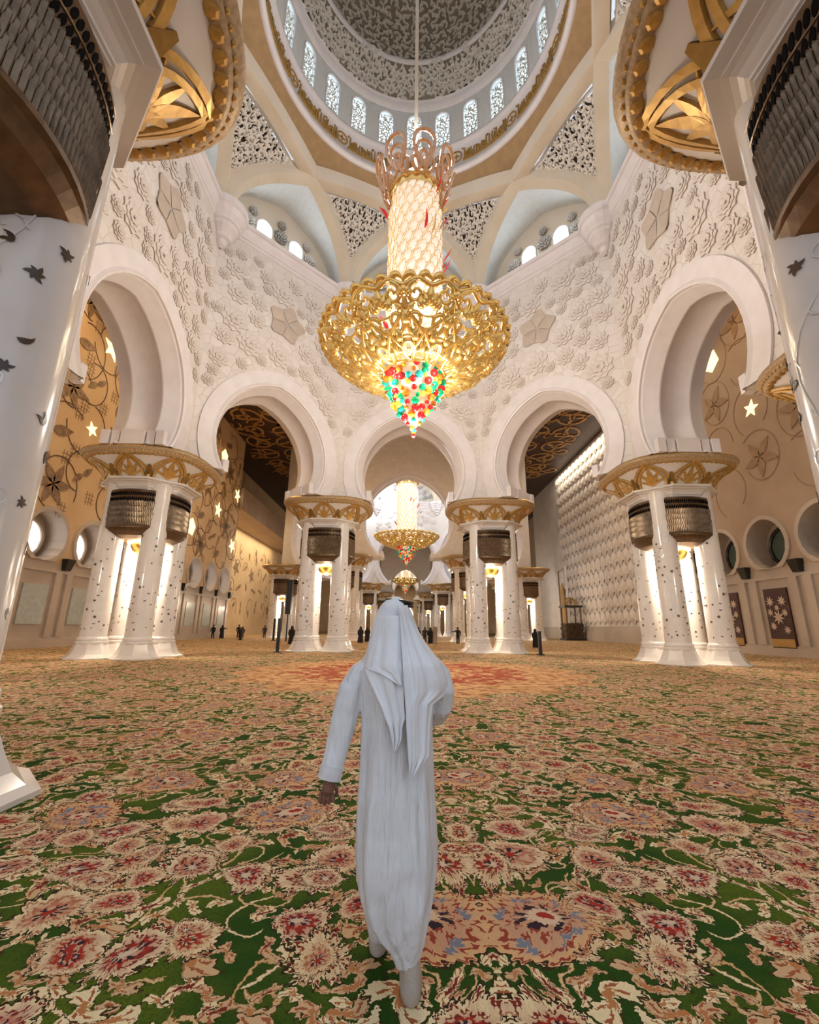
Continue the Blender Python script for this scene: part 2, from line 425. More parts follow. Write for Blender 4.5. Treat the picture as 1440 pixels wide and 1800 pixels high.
def wall_meshes(AI, TH, a_r, a_zc, a_e, zc=ZCOR, a_zs=ZCAP):
    hw = AI*math.tan(R(22.5)); hb = (AI+TH)*math.tan(R(22.5))
    cur = arch(a_r, a_zc, a_zs, a_e)
    mb = MB()
    fr = [(-hw,AI,a_zs),(-hw,AI,zc),(hw,AI,zc),(hw,AI,a_zs)] + [(x,AI,z) for x,z in cur[::-1]]
    mb.cap(fr)
    zt = 30.
    bk = [(-hb,AI+TH,a_zs),(-hb,AI+TH,zt),(hb,AI+TH,zt),(hb,AI+TH,a_zs)] + [(x,AI+TH,z) for x,z in cur[::-1]]
    mb.cap(bk, 0, True)
    mb.add([(-hw,AI,a_zs),(-hb,AI+TH,a_zs),(cur[0][0],AI+TH,a_zs),(cur[0][0],AI,a_zs)], [(0,1,2,3)])
    mb.add([(hw,AI,a_zs),(hb,AI+TH,a_zs),(cur[-1][0],AI+TH,a_zs),(cur[-1][0],AI,a_zs)], [(3,2,1,0)])
    wall = mb.mesh('wall', M['wall'])
    # stepped intrados
    mb = MB(); rows = []
    for dpt, ins in ((0,0),(.10,.10),(.30,.10),(.36,.20),(.75,.20),(.80,.30),(.95,.30),(1.0,.24),(2.4,.24),(2.45,.30),(2.6,.30),(2.65,.20),(3.04,.20),(3.1,.10),(3.3,.10),(3.4,0)):
        c2 = arch(a_r-ins, a_zc, a_zs, a_e)
        rows.append([(x, AI+dpt*TH/3.4, z) for x, z in c2])
    mb.grid(rows)
    soff = mb.mesh('arch_intrados', M['band'], True)
    # proud band round the arch
    mb = MB(); rows = []
    for off, pr in ((0,0),(0,.12),(.10,.18),(.2,.12),(.24,.10),(1.05,.10),(1.05,.0)):
        rows.append([(x, AI-pr, z) for x, z in arch(a_r+off, a_zc, a_zs, a_e)])
    mb.grid(rows)
    band_ = mb.mesh('arch_band', M['band'])
    # grooved springer blocks standing on the capitals
    mb = MB()
    for sd in (-1, 1):
        x0 = abs(cur[0][0])
        for y0, y1, ex in ((.1,.5,.22),(.6,1.0,.14),(1.1,2.3,.2),(2.4,2.8,.14),(2.9,3.3,.22)):
            mb.box((min(sd*(x0-.12-ex), sd*x0), AI+y0, a_zs), (max(sd*(x0-.12-ex), sd*x0), AI+y1, a_zs+.75))
    blk = mb.mesh('springer_blocks', M['band'])
    # cornice
    mb = MB(); rows = []
    for pr, z in ((0,zc-1.25),(.08,zc-1.2),(.08,zc-1.0),(.16,zc-.95),(.16,zc-.82),(.30,zc-.6),(.36,zc-.35),(.48,zc-.3),(.48,zc),(-.6,zc)):
        h2 = (AI-pr)*math.tan(R(22.5))
        rows.append([(-h2, AI-pr, z), (h2, AI-pr, z)])
    mb.grid(rows)
    corn = mb.mesh('cornice', M['band'])
    return wall, soff, band_, blk, corn, hw
W1 = wall_meshes(AI, TH, 3.85, 12.7, .75)
W1N = wall_meshes(AI, TH, 4.75, 12.7, .9)
AI2 = 17.2*Cs(R(22.5))
W2 = wall_meshes(AI2, TH, 6.0, 15.4, 1.0)
def put_wall(W, C, az, name, label, flowers=True, seed=1, AIx=AI, zlo=12., big=True, ar=(3.85,12.7,.75)):
    wall, soff, bnd, blk, corn, hw = W
    o = struct(place(wall, name, None, (C[0],C[1],0), R(az)), label)
    place(soff, 'arch_intrados', o); place(bnd, 'arch_band', o); place(blk, 'springer_blocks', o); place(corn, 'cornice', o)
    if flowers:
        rd = random.Random(seed)
        outer = arch(ar[0]+1.15, ar[1], 10.4, ar[2])
        def blocked(x, z, r):
            d = math.hypot(abs(x)+ar[2], z-ar[1])-ar[0]-ar[2] if z > ar[1] else math.hypot(x, z-ar[1])-ar[0]
            return d < 1.08+r
        def add(me, nm, x, z, s, rot):
            q = place(me, nm, o, (x, AIx-.005, z), (0, rot, 0)); q.scale = (s, 1, s)
        pts = []
        if big:
            add(ROSE, 'rosette_relief', 0, 22.3, 1.25, .2); pts.append((0,22.3,1.7))
        tries = 0
        while tries < 900:
            tries += 1
            s = rd.choice((1.1,.95,.8,.65)) if tries < 500 else .42
            x = rd.uniform(-hw+s*.9, hw-s*.9); z = rd.uniform(zlo, ZCOR-1.5-s)
            if blocked(x, z, s*.92) or any(math.hypot(x-a, z-b) < (s+c)*.84 for a,b,c in pts): continue
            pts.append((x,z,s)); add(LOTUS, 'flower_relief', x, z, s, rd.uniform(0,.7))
    return o
wl = (('wall_far',0,'the far centre arch'),('wall_far_left',45,'the diagonal arch toward the ochre side wall'),('wall_far_right',-45,'the diagonal arch toward the scaled relief wall'),
      ('wall_side_left',90,'the broad side arch before the ochre star-lit wall'),('wall_side_right',-90,'the broad side arch before the brown star-lit wall'))
for i, (n_, az, t) in enumerate(wl):
    put_wall(W1, C1, az, n_, 'white carved marble wall with flower reliefs over '+t, True, 10+abs(az))
put_wall(W1, C1, 135, 'wall_near_left', 'white marble arch wall behind the huge pillar, ochre side', False)
put_wall(W1, C1, -135, 'wall_near_right', 'white marble arch wall behind the huge pillar, brown side', False)
put_wall(W1N, C1, 180, 'wall_near', 'white marble arch wall over the entrance between the huge pillars', False)

# corbels at the eight corners, under the ribs
mb = MB()
mb.lathe([(.05,24.3),(.32,24.5),(.40,24.9),(.62,25.05),(.62,25.3),(.72,25.5),(.98,25.8),(1.0,26.1),(1.12,26.2),(1.12,26.45),(1.3,26.75),(1.42,27.2),(1.55,27.3),(1.55,27.95),(0,27.95)], 16)
mb.v = [(x*.95, y*.95, 27.95-(27.95-z)*.8) for x, y, z in mb.v]; CORB = mb.mesh('corbel', M['band'])
k = 0
def corbels(C, RI, which):
    global k
    for a in which:
        k += 1
        o = place(CORB, 'trim_%d' % k, None, (C[0]-(RI-.15)*S(R(a)), C[1]+(RI-.15)*Cs(R(a)), 0))
        struct(o, 'stepped round marble corbel under the ribs in a wall corner', 'corbel'); o['group'] = 'corbels below the dome ribs'
corbels(C1, RI, [22.5+45*i for i in range(8)])

# ------------------------------------------------------------------ ribs, grilles, niches, dome of a hall
DD = 9.95; LH = 9.3; RH = 6.13; PW = 2.5
def ribpt(t): return LH*abs(Cs(t))**(2/PW)*(1 if Cs(t) > 0 else -1), RH*max(0, S(t))**(2/PW)
RIBN = 40
def rib_mesh():
    mb = MB()
    P = []
    for i in range(RIBN+1):
        P.append(ribpt(PI*(1-i/RIBN)))
    rows = []
    for hw, off in ((-.42,0),(.42,0),(.42,1.2),(-.42,1.2)):
        row = []
        for i, (s, z) in enumerate(P):
            nx, nz = (abs(s)/LH)**(PW-1)/LH*(1 if s > 0 else -1), (z/RH)**(PW-1)/RH; l = math.hypot(nx, nz)
            row.append((s+nx/l*off, DD+hw, ZCOR+z+nz/l*off))
        rows.append(row)
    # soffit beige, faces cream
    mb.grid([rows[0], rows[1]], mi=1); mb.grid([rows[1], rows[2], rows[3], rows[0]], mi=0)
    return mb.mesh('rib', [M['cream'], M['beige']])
RIB = rib_mesh()
def chord(m_az, s, z):               # point on the rib whose middle is at azimuth m_az (deg)
    a = R(m_az); n_ = Vector((-S(a), Cs(a), 0)); q = Vector((Cs(a), S(a), 0))
    return n_*DD + q*s + Vector((0,0,z))
SA = DD*math.tan(R(22.5)); TA = math.acos((SA/LH)**(PW/2))
def grille_meshes():
    # corner V at azimuth 0; left edge follows rib with middle at +45 , right edge rib with middle at -45
    def edge(sd, t):
        s, z = ribpt(TA*t); z += ZCOR                  # from springing to crossing
        return chord(45*sd, s*sd, z)                    # V azimuth 0 lies at +s end for middle +45
    a, b = edge(1, .0), edge(-1, .0)
    def pt(u, v, h):                                    # u -1..1 across, v 0..1 up
        p = edge(1, v)*(.5+u/2)+edge(-1, v)*(.5-u/2)
        return p + Vector((0,.75-h,1.0*(1-u*u)*v**6))                   # outward is +Y at azimuth 0
    wid = lambda v: (edge(1,v)-edge(-1,v)).length
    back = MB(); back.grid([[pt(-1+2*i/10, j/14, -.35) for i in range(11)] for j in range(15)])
    mb = MB(); Hh = 7.6
    def mp(x, y, h):
        v = min(1, max(0, y/Hh)); wv = max(.3, wid(v)); return pt(max(-1,min(1,2*x/wv)), v, h)
    def ins(x, y):
        v = y/Hh; return 0.02 < v < .99 and abs(x) < wid(v)/2-.1
    arabesque(mb, ins, -4.2, 4.2, .15, Hh, .44, mp, .14, .17, 9, random.Random(5))
    fr = MB()
    for sd in (-1, 1):
        fr.tube([pt(sd*.97, j/14, .05) for j in range(1,15)], .11, 5)
    fr.tube([pt(-1+2*i/10, .985, .05) for i in range(11)], .11, 5)
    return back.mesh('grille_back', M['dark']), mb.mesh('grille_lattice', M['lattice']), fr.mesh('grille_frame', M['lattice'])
GR = grille_meshes()
def niche_meshes():
    AO = AI+2.5
    def edge(sd, t):                                    # face azimuth 0; V at 22.5*sd, rib middle at -22.5*sd
        s, z = ribpt(TA*t); z += ZCOR
        return chord(-22.5*sd, -s*sd, z)
    L = [edge(1, i/14) for i in range(15)]; Rr = [edge(-1, i/14) for i in range(15)]
    cur = [p+Vector((0,.4,0)) for p in L+Rr[-2::-1]]
    mb = MB(); rows = []
    for f in (0, .25, .5, .75, 1.):
        row = []
        for p in cur:
            d = (AO-p.y)*f; sh = 1-.18*f*f
            row.append((p.x*(1+.12*f), p.y+d, ZCOR+(p.z-ZCOR)*(1+.16*f)))
        rows.append(row)
    mb.grid(rows)
    vault = mb.mesh('niche_vault', M['niche'], False)
    bk = MB(); bk.cap(rows[-1]); zt = ZCOR
    back = bk.mesh('niche_back', M['cream'])
    wins = []
    for x in (-1.38, 1.38):
        hgt = 4.2
        cw = arch(.62, ZCOR+hgt-.62, ZCOR+.8, .1, 6, 1)
        cw = [(-.62,ZCOR+.8)]+cw[1:-1]+[(.62,ZCOR+.8)]
        mb = MB(); mb.cap([(x+a, AO-.12, z) for a, z in cw], 0)
        f = MB(); f.tube([(x+a*1.06, AO-.14, z) for a, z in cw], .09, 5)
        wins.append((mb.mesh('pane', M['skyblue']), f.mesh('window_frame', M['niche'])))
    fl = [(sx*x, z, q) for sx in (-1,1) for x, z, q in ((2.75,3.3,.62),(2.7,2.0,.6),(3.9,2.3,.55),(2.35,4.45,.36),(0,3.7,.6),(0,2.3,.6),(0,4.85,.36))]
    return vault, back, wins, fl, AO
NI = niche_meshes()
def hall_top(C, sxy, fill, tag, grilles=range(8), niches=range(8)):
    for i in range(8):
        o = place(RIB, 'rib', None, (C[0],C[1],0), R(22.5+45*i)); o.scale = (sxy,sxy,1)
        struct(o, 'cream plaster rib arching between the corners below the %s' % tag, 'rib'); o['group'] = 'ribs below the '+tag
    for i in grilles:
        g_ = place(GR[0], 'grille', None, (C[0],C[1],0), R(22.5+45*i)); g_.scale = (sxy,sxy,1)
        g_.name = 'grille'; struct(g_, 'three-cornered pierced plaster grille between the ribs of the %s' % tag, 'grille'); g_['group'] = 'grilles below the '+tag
        place(GR[1], 'grille_lattice', g_, kind='stuff'); place(GR[2], 'grille_frame', g_)
    for i in niches:
        vlt, back, wins, fl, AO = NI
        n_ = place(vlt, 'niche', None, (C[0],C[1],0), R(45*i)); n_.scale = (sxy,sxy,1)
        struct(n_, 'pale vaulted window niche above the cornice under the %s' % tag, 'niche'); n_['group'] = 'window niches below the '+tag
        place(back, 'niche_back', n_)
        for pn, f in wins:
            ff = place(f, 'window_frame', n_); place(pn, 'pane', ff)
        for x, z, s in fl:
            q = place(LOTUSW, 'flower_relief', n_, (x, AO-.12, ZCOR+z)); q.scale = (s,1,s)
hall_top(C1, 1, True, 'great dome', range(8), (0,1,2,6,7))

ZR, RR = 36.6, 8.75
# flat soffit between the ribs and the ring, ring wall
mb = MB(); octo = []
for j in range(96):
    a = 2*PI*j/96
    k2 = (a+PI/8) % (PI/4)-PI/8
    # octagon corners at multiples of 45 deg
    k3 = (a % (PI/4))-PI/8
    octo.append((DD+.55)/Cs(k3))
mb.grid([[(octo[j]*Cs(2*PI*j/96), octo[j]*S(2*PI*j/96), 34.55) for j in range(96)], [(9.05*Cs(2*PI*j/96), 9.05*S(2*PI*j/96), 35.9) for j in range(96)]], True)
o = mb.build('ceiling_soffit', M['soffit'], None, False, (C1[0],C1[1],0)); struct(o, 'brown soffit between the ribs and the dome ring', 'ceiling')
mb = MB()
mb.lathe([(9.1,35.85),(8.95,35.75),(RR,35.9),(RR,36.25),(RR+.12,36.35),(RR+.12,38.2),(RR,38.3),(RR-.12,38.45),(RR-.12,38.62),(RR+.1,38.7)], 96)
ring = mb.build('trim_ring', M['band'], None, True, (C1[0],C1[1],0)); struct(ring, 'white ring moulding with gold lettering bands at the foot of the dome', 'ring')
# gold calligraphy panels and rosettes on the ring
def onring(r0):
    def mp(u, v, h): a = u/r0; return ((r0-h)*Cs(a), (r0-h)*S(a), v)
    return mp
mb = MB(); rd = random.Random(2); arcl = 2*PI*(RR+.12)/12
mp = onring(RR+.12)
x = -arcl*.39
mb.ribbon([(-arcl*.39+arcl*.78*i/10, 36.72) for i in range(11)], .16, mp, .1)
while x < arcl*.38:                     # upright strokes, bowls and dots like interlaced script
    hgt = rd.uniform(.55, 1.15)
    mb.ribbon([(x,36.7),(x+.03,36.7+hgt*.6),(x-.02,36.7+hgt)], [.13,.11,.07], mp, .1)
    if rd.random() < .75: mb.ribbon(spiral(x+.2, 37.0+rd.uniform(-.15,.5), .2, .8, rd.uniform(0,6), rd.choice((-1,1)), 7), .1, mp, .1)
    if rd.random() < .5: mb.ribbon([(x+.1,37.75),(x+.2,37.85)], .1, mp, .1)
    x += rd.uniform(.16,.26)
CALL = mb.mesh('gold_lettering', M['goldpaint'])
mb = MB(); mb.ribbon([(.42*Cs(2*PI*i/20), 37.25+.5*S(2*PI*i/20)) for i in range(21)], .1, mp, .08)
for i in range(4): mb.ribbon(leafpts(0, 37.25, PI/2*i, .33, 4), leafw(.12,4), mp, .06)
ROS = mb.mesh('gold_roundel', M['goldpaint'])
for i in range(12):
    place(CALL, 'gold_lettering', ring, rz=R(30*i+83)); place(ROS, 'gold_roundel', ring, rz=R(30*i+98))

# drum with 24 pierced windows
NW = 24; fw = RR*math.tan(PI/NW); ZW0, ZW1 = 38.9, 42.3
cur = arch(.62, ZW1-.62, ZW0, .06, 6, 1); cur = [(-.62,ZW0)]+cur[1:-1]+[(.62,ZW0)]
mb = MB()
for i in range(NW):
    a = 2*PI*i/NW; ca, sa = Cs(a), S(a)
    def T(x, y, z): return (x*ca-y*sa, x*sa+y*ca, z)
    mb.cap([T(-fw,RR,ZW0),T(-fw,RR,43.0),T(fw,RR,43.0),T(fw,RR,ZW0)]+[T(x,RR,z) for x,z in cur[::-1]])
    mb.add([T(-fw,RR,38.6),T(fw,RR,38.6),T(fw,RR,ZW0),T(-fw,RR,ZW0)], [(0,1,2,3)])
    mb.grid([[T(x,RR,z) for x,z in cur],[T(x,RR+.35,z) for x,z in cur]])
o = mb.build('wall_drum', M['niche'], None, False, (C1[0],C1[1],0)); struct(o, 'white drum wall of the dome with a row of windows')
mb = MB(); mb.cap([(x*1.02, RR+.34, z) for x, z in cur]); PANE = mb.mesh('pane', M['sky'])
mb = MB(); mp = lambda u, v, h: (u, RR+.2-h, v)
arabesque(mb, lambda x, y: abs(x) < .56 and y < ZW1-.3, -.6, .6, ZW0+.12, ZW1-.1, .36, mp, .06, .17, 9, random.Random(8))
LATW = mb.mesh('window_lattice', M['lattice'])
mb = MB(); mb.tube([(x, RR-.01, z) for x, z in cur], .07, 5); FRW = mb.mesh('window_frame', M['band'])
for i in range(NW):
    wnd = place(FRW, 'window_%d' % (i+1), None, (C1[0],C1[1],0), 2*PI*i/NW)
    struct(wnd, 'arched drum window of the dome with white scroll lattice and daylight', 'window'); wnd['group'] = 'drum windows of the great dome'
    place(PANE, 'pane', wnd); place(LATW, 'window_lattice', wnd, kind='stuff')
# dome shell, carved band and carved inner dome
mb = MB()
DP = [(RR,43.0),(RR-.2,43.15),(RR-.25,43.3)]
mb.lathe(DP+[(8.35,43.35),(8.2,44.5),(7.85,45.6),(7.55,46.2)], 96)
shell = mb.build('ceiling_dome', M['domeback'], None, True, (C1[0],C1[1],0)); struct(shell, 'carved plaster dome above the chandelier', 'dome')
mb = MB(); mb.lathe([(7.75,46.1),(7.45,46.2),(7.35,46.45),(7.5,46.7)], 96); mb.build('dome_moulding', M['band'], shell, True)
mb = MB(); mb.lathe([(RR+.02,42.75),(RR-.3,42.95),(RR-.3,43.2),(8.3,43.4)], 96); mb.build('dome_moulding', M['band'], shell, True)
mb = MB(); mb.lathe([(7.5*Cs(t), 46.5+8.2*S(t)) for t in [i/14*PI/2 for i in range(15)]], 64); mb.build('dome_cap', M['domeback'], shell, True)
mb = MB()
def mp(u, v, h):
    t = max(0, v); r_ = 8.35-.8*t**1.6; a = u/8.35; return ((r_-h)*Cs(a), (r_-h)*S(a), 43.4+2.8*t)
arabesque(mb, lambda x, y: .02 < y/2.9 < .98, 0, 2*PI*8.35-.3, .1, 2.9, .62, lambda u,v,h: mp(u, v/2.9, h), .14, .2, 8, random.Random(11))
mb.build('dome_scroll_band', M['lattice'], shell, kind='stuff')
mb = MB(); rd = random.Random(12)
for j in range(15):
    t = (j+.5)/16*PI/2; n_ = max(8, int(62*Cs(t)))
    for i in range(n_):
        a = 2*PI*(i+.5*(j % 2))/n_
        def mp(u, v, h): 
            tt = t+v/8.; rr_ = 7.5*Cs(tt)-h; aa = a+u/(7.5*max(.1,Cs(t))); return (rr_*Cs(aa), rr_*S(aa), 46.5+8.2*S(tt)-h*.6)
        d = rd.choice((-1,1)); b = rd.uniform(0,6.28)
        mb.ribbon(spiral(0,0,.42,.9,b,d,7), .15, mp, .14)
        for q in range(2): mb.ribbon(leafpts(0,0,b+2+q*2,.5,3,.4), leafw(.2,3), mp, .14)
mb.build('dome_relief', M['dometop'], shell, kind='stuff')

# ------------------------------------------------------------------ column clusters
SR, SP = .58, 1.12
def supr(a, n): return (abs(Cs(a))**n+abs(S(a))**n)**(-1/n)
mb = MB(); mb.lathe([(.60,1.05),(.60,1.4),(.585,5.0),(.56,9.0)], 28); SHAFT = mb.mesh('shaft', M['shaft'], True)
mb = MB()
mb.lathe([(1.18,0),(1.18,.05),(1.05,.10),(.92,.22),(.82,.42),(.74,.62),(.70,.72)], 8, rot=R(22.5))
mb.lathe([(.66,.68),(.70,.72),(.70,.80),(.645,.83),(.67,.88),(.665,.96),(.61,1.02),(.60,1.06)], 28); SBASE = mb.mesh('base', M['shaft'])
def shaft_inlay(seed, dens):
    rd = random.Random(seed); mb = MB()
    def onsh(z0, a0, r=.592):
        def mp(u, v, h): a = a0+u/.59; return ((r+h)*Cs(a), (r+h)*S(a), z0+v)
        return mp
    n = 0; pts = []
    while n < dens:
        z = 1.3+4.9*rd.random()**1.5; a = rd.uniform(0, 6.28)
        if any(abs(z-b) < .2 and abs((a-c+PI) % (2*PI)-PI) < .32 for b, c in pts): n += .3; continue
        pts.append((z,a)); n += 1
        mp = onsh(z, a); kind = rd.random(); s = rd.uniform(.65,1.1)
        if kind < .4:
            b = rd.uniform(0,6)
            for i in range(5): mb.ribbon(leafpts(0,0,b+1.257*i,.085*s,3,.3), leafw(.05*s,3), mp, .006)
        elif kind < .8: mb.ribbon(leafpts(0,0,rd.uniform(0,6),.15*s,4,.9), leafw(.06*s,4), mp, .006)
        else:
            for i in range(3): mb.ribbon(leafpts(0,0,rd.uniform(0,6),.07*s,3), leafw(.05*s,3), mp, .006)
    return mb.mesh('stone_inlay', M['inlay'])
INL = [shaft_inlay(i, 80) for i in range(3)]
def pearl_vine(seed):
    rd = random.Random(seed); mb = MB()
    for st in range(2):
        a0 = rd.uniform(0,6.28); mp = lambda u, v, h: ((.592+h)*Cs(a0+u/.59), (.592+h)*S(a0+u/.59), v)
        P = [(.35*S(z*1.3+seed)+.12*S(z*3.1), 1.3+z) for z in [i*.2 for i in range(30)]]
        mb.ribbon(P, .02, mp, .004)
        for i in range(2, 28, 3): mb.ribbon(spiral(P[i][0]+.16*(-1)**i, P[i][1], .2, .8, PI if i % 2 == 0 else 0, 1, 8), .02, mp, .004)
    return mb.mesh('pearl_vine', M['pearl'])
VIN = [pearl_vine(i) for i in range(2)]
# entablature, bell and rim
def sq(n, prof, seg=64):
    mb = MB(); mb.lathe(prof, seg, n=n); return mb
mb = MB()
def chamf(h, z):       # square with clipped corners
    c = h*.42
    return [(h,-c,z),(h,c,z),(c,h,z),(-c,h,z),(-h,c,z),(-h,-c,z),(-c,-h,z),(c,-h,z)]
mb.grid([chamf(a_, z) for a_, z in ((1.72,8.35),(1.72,8.58),(1.77,8.60),(1.77,8.64),(1.84,8.66),(1.84,8.70),(1.88,8.71),(1.88,8.76),(1.93,8.80),(1.99,8.86),(2.07,8.90),(2.15,8.92),(2.15,8.95),(2.22,8.96),(2.34,8.98),(2.36,9.03),(2.34,9.08),(2.2,9.14))], True)
mb.cap(chamf(1.72,8.35), 0, True); mb.cap(chamf(2.2,9.14))
ENT = mb.mesh('entablature', M['shaft'])
CAPN = 3.0
def capr(z): t = max(0, (z-9.12)/1.0); return 2.05+.84*t**1.5
mb = sq(CAPN, [(.5,9.10),(2.04,9.11)]+[(capr(9.12+i/8), 9.12+i/8) for i in range(9)]); CAPB = mb.mesh('capital_bell', M['marble'], True)
mb = sq(CAPN, [(2.88,10.08),(3.02,10.1),(3.1,10.14),(3.1,10.2),(3.2,10.26),(3.26,10.36),(3.22,10.44)]); RIMM = mb.mesh('capital_rim', mat('carved_rim_stone', (.50,.36,.22), .5, .15, col2=(.36,.24,.13), nsc=14), True)
mb = sq(CAPN, [(3.235,10.42),(3.2,10.5),(3.0,10.53),(.2,10.53)]); GTOP = mb.mesh('gilded_top', M['gold'], True)
mb = MB()
for j in range(112):
    a = 2*PI*(j+.5)/112; k_ = supr(a, CAPN)
    mb.sphere((3.12*k_*Cs(a), 3.12*k_*S(a), 10.22), .055, 5, 4)
BEADS = mb.mesh('bead_row', M['goldpaint'])
mb = MB()
for j in range(72):
    a = 2*PI*(j+.5)/72; k_ = supr(a, CAPN)
    mb.sphere((2.93*k_*Cs(a), 2.93*k_*S(a), 10.10), .13, 7, 5, sc=(1,1,.45))
SCAL = mb.mesh('scallop_row', M['goldpaint'])
def palm(a0, half, kind):                 # gold palm fan or arched stem on the bell
    mb = MB()
    def mp(u, v, h):
        a = a0+u; z = 9.14+v*.98; k_ = (capr(z)+h)*supr(a, CAPN); return (k_*Cs(a), k_*S(a), z-h*.3)
    if kind:
        for b, L, w_ in ((0,.86,.30),(.35,.66,.26),(-.35,.66,.26),(.75,.45,.22),(-.75,.45,.22)):
            P = [(half*.9*S(b)*t*(1+.5*t), L*t*Cs(b*.4)) for t in [i/6 for i in range(7)]]
            mb.ribbon(P, [half*w_*S(PI*(.12+.88*i/6)) + .004 for i in range(7)], mp, .05)
    else:
        for sd in (-1, 1):
            for q, w_ in ((1,.12),(.72,.10)):
                P = [(sd*half*q*(1-(t)**2.2), 1.0*q**.3*t) for t in [i/8 for i in range(9)]]
                mb.ribbon(P, half*w_*1.3, mp, .07)
        mb.ribbon([(-half,.02),(-half,.6)], [half*.6, half*.1], mp, .05); mb.ribbon([(half,.02),(half,.6)], [half*.6, half*.1], mp, .05)
    return mb.mesh('palm_leaf' if kind else 'arched_stem', M['goldpaint'])
PALM = [(palm(R(45*i), R(20), 1), palm(R(45*i), R(22.5), 0)) for i in range(2)]
# bronze baskets: curved panel with pierced band, reeds, bead and bowl (side facing -Y)
BW = 1.27
def bsk(x, dep, w_=BW): return -1.62-dep*(1-(x/w_)**2)
def basket_mesh():
    mb = MB(); n = 12
    rows = []
    for z, w_, dep, bk in ((8.5,BW,.34,0),(8.42,BW,.37,0),(8.38,BW,.34,0),(6.6,BW,.34,0),(6.57,BW+.01,.42,0),(6.49,BW+.01,.42,0),(6.46,BW,.34,0),(6.3,BW*.93,.28,.06),(6.12,BW*.78,.2,.2),(5.98,BW*.62,.12,.42),(5.95,BW*.3,.05,.6)):
        rows.append([(w_*(-1+2*i/n), -1.62+bk-dep*(1-(-1+2*i/n)**2), z) for i in range(n+1)])
    mb.grid(rows, False, 0, True)
    for e, fl in ((0,True),(n,False)):
        mb.grid([[r[e] for r in rows],[(r[e][0]*.8, -.9, r[e][2]) for r in rows]], False, 0, fl)
    mb.grid([rows[-1], [(p[0], -.8, p[2]) for p in rows[-1]]])
    return mb.mesh('basket', M['bronze'], False)
BASK = basket_mesh()
def oval(mb, x, z, w_, h_, tilt=.0):
    y = bsk(x, .34)-.012; ring_ = []
    sl = .34*2*x/BW/BW
    for i in range(10):
        a = 2*PI*i/10; dx = w_*Cs(a)+tilt*h_*S(a); ring_.append((x+dx, bsk(x+dx,.34)-.012, z+h_*S(a)))
    mb.cap(ring_, 0, True)
    mb.grid([[(p[0],p[1]+.015,p[2]) for p in ring_], ring_], True)
def reed(mb, x, z, w_, h_):
    def P(dx, dz, o): return (x+dx, bsk(x+dx,.34)-o, z+dz)
    mb.add([P(-w_,-h_*.8,.004),P(0,-h_,.01),P(w_,-h_*.8,.004),P(w_,h_*.8,.012),P(0,h_*1.0,.03),P(-w_,h_*.8,.012),P(0,-h_*.7,.03),P(0,h_*.7,.05)],
           [(0,1,6),(1,2,6),(2,3,7,6),(6,7,5,0),(3,4,7),(4,5,7)])
ov = [( -1.17+2.34*i/23, z) for z in (8.27, 7.97) for i in range(24)]
mb = MB()
for x, z in ov: oval(mb, x, z, .04, .115, .2)
OVALS = mb.mesh('oval_openings', M['void'])
rdl = []
for j in range(4):
    for i in range(32): rdl.append((-1.22+2.44*(i+.5*(j % 2))/32+.02, 6.80+.29*j))
mb = MB()
for x, z in rdl: reed(mb, x, z, .035, .23)
REEDS = mb.mesh('reeds', M['bronzepale'])
mb = MB()
for z in (8.42, 8.12, 7.83): mb.tube([(BW*(-1+2*i/12), bsk(BW*(-1+2*i/12),.34)-.01, z) for i in range(13)], .018, 5)
BANDL = mb.mesh('band_moulding', M['bronzepale'])
mb = MB(); mb.lathe([(.02,5.30),(.30,5.36),(.52,5.52),(.62,5.72),(.66,5.9),(.60,5.98)], 20); LBOWL = mb.mesh('lamp_bowl', M['gold'], True)
mb = MB(); mb.lathe([(.66,5.93),(.80,5.90),(.80,5.96),(.66,5.98)], 20); LGLOW = mb.mesh('lamp_ring', M['bulb'], True)
mb = MB(); mb.box((-1.0,-1.0,5.97),(1.0,1.0,8.3)); CORE_ = mb.mesh('cluster_core', M['gold'])
def make_cluster(detail=True, near=None):
    t = thing('column_cluster', '', 'column')
    i = 0
    for sx, sy in ((1,1),(-1,1),(-1,-1),(1,-1)):
        s = place(SHAFT, 'shaft', t, (sx*SP, sy*SP, 0), R(90*i)); place(SBASE, 'base', s)
        if not (near and sy > 0 and near*sx > 0):
            place(INL[i % 3], 'stone_inlay', s, rz=i*1.3, kind='stuff')
        if detail: place(VIN[i % 2], 'pearl_vine', s, rz=i*1.1)
        i += 1
    place(ENT, 'entablature', t); place(CAPB, 'capital_bell', t); rm = place(RIMM, 'capital_rim', t); place(GTOP, 'gilded_top', rm)
    if detail: place(BEADS, 'bead_row', rm, kind='stuff'); place(SCAL, 'scallop_row', rm, kind='stuff')
    for q in range(4):
        for pl, st in PALM:
            place(pl, 'palm_leaf', t, rz=R(90*q))
            place(st, 'arched_stem', t, rz=R(90*q))
        b = place(BASK, 'basket', t, rz=R(90*q))
        if detail: place(BANDL, 'band_moulding', b)
        if near and q in ((1,2) if near > 0 else (2,3)):       # the baskets seen close up, piece by piece
            o1 = None
            for x, z in ov:
                mb = MB(); oval(mb, x, z, .04, .115, .2); place(mb.mesh('oval_opening', M['void']), 'oval_opening', b)
            for x, z in rdl:
                mb = MB(); reed(mb, x, z, .035, .23); place(mb.mesh('reed', M['bronzepale']), 'reed', b)
        else:
            place(OVALS, 'oval_openings', b, kind='stuff')
            if detail: place(REEDS, 'reeds', b, kind='stuff')
    place(CORE_, 'cluster_core', t)
    lb = place(LBOWL, 'lamp_bowl', t); place(LGLOW, 'lamp_ring', lb)
    return t
WARM = (1, .80, .55)
def cluster_light(t, pw, z=4.9):
    light('cluster_lamp', 'POINT', (0,0,z), pw, (1,.83,.62), t, .25)
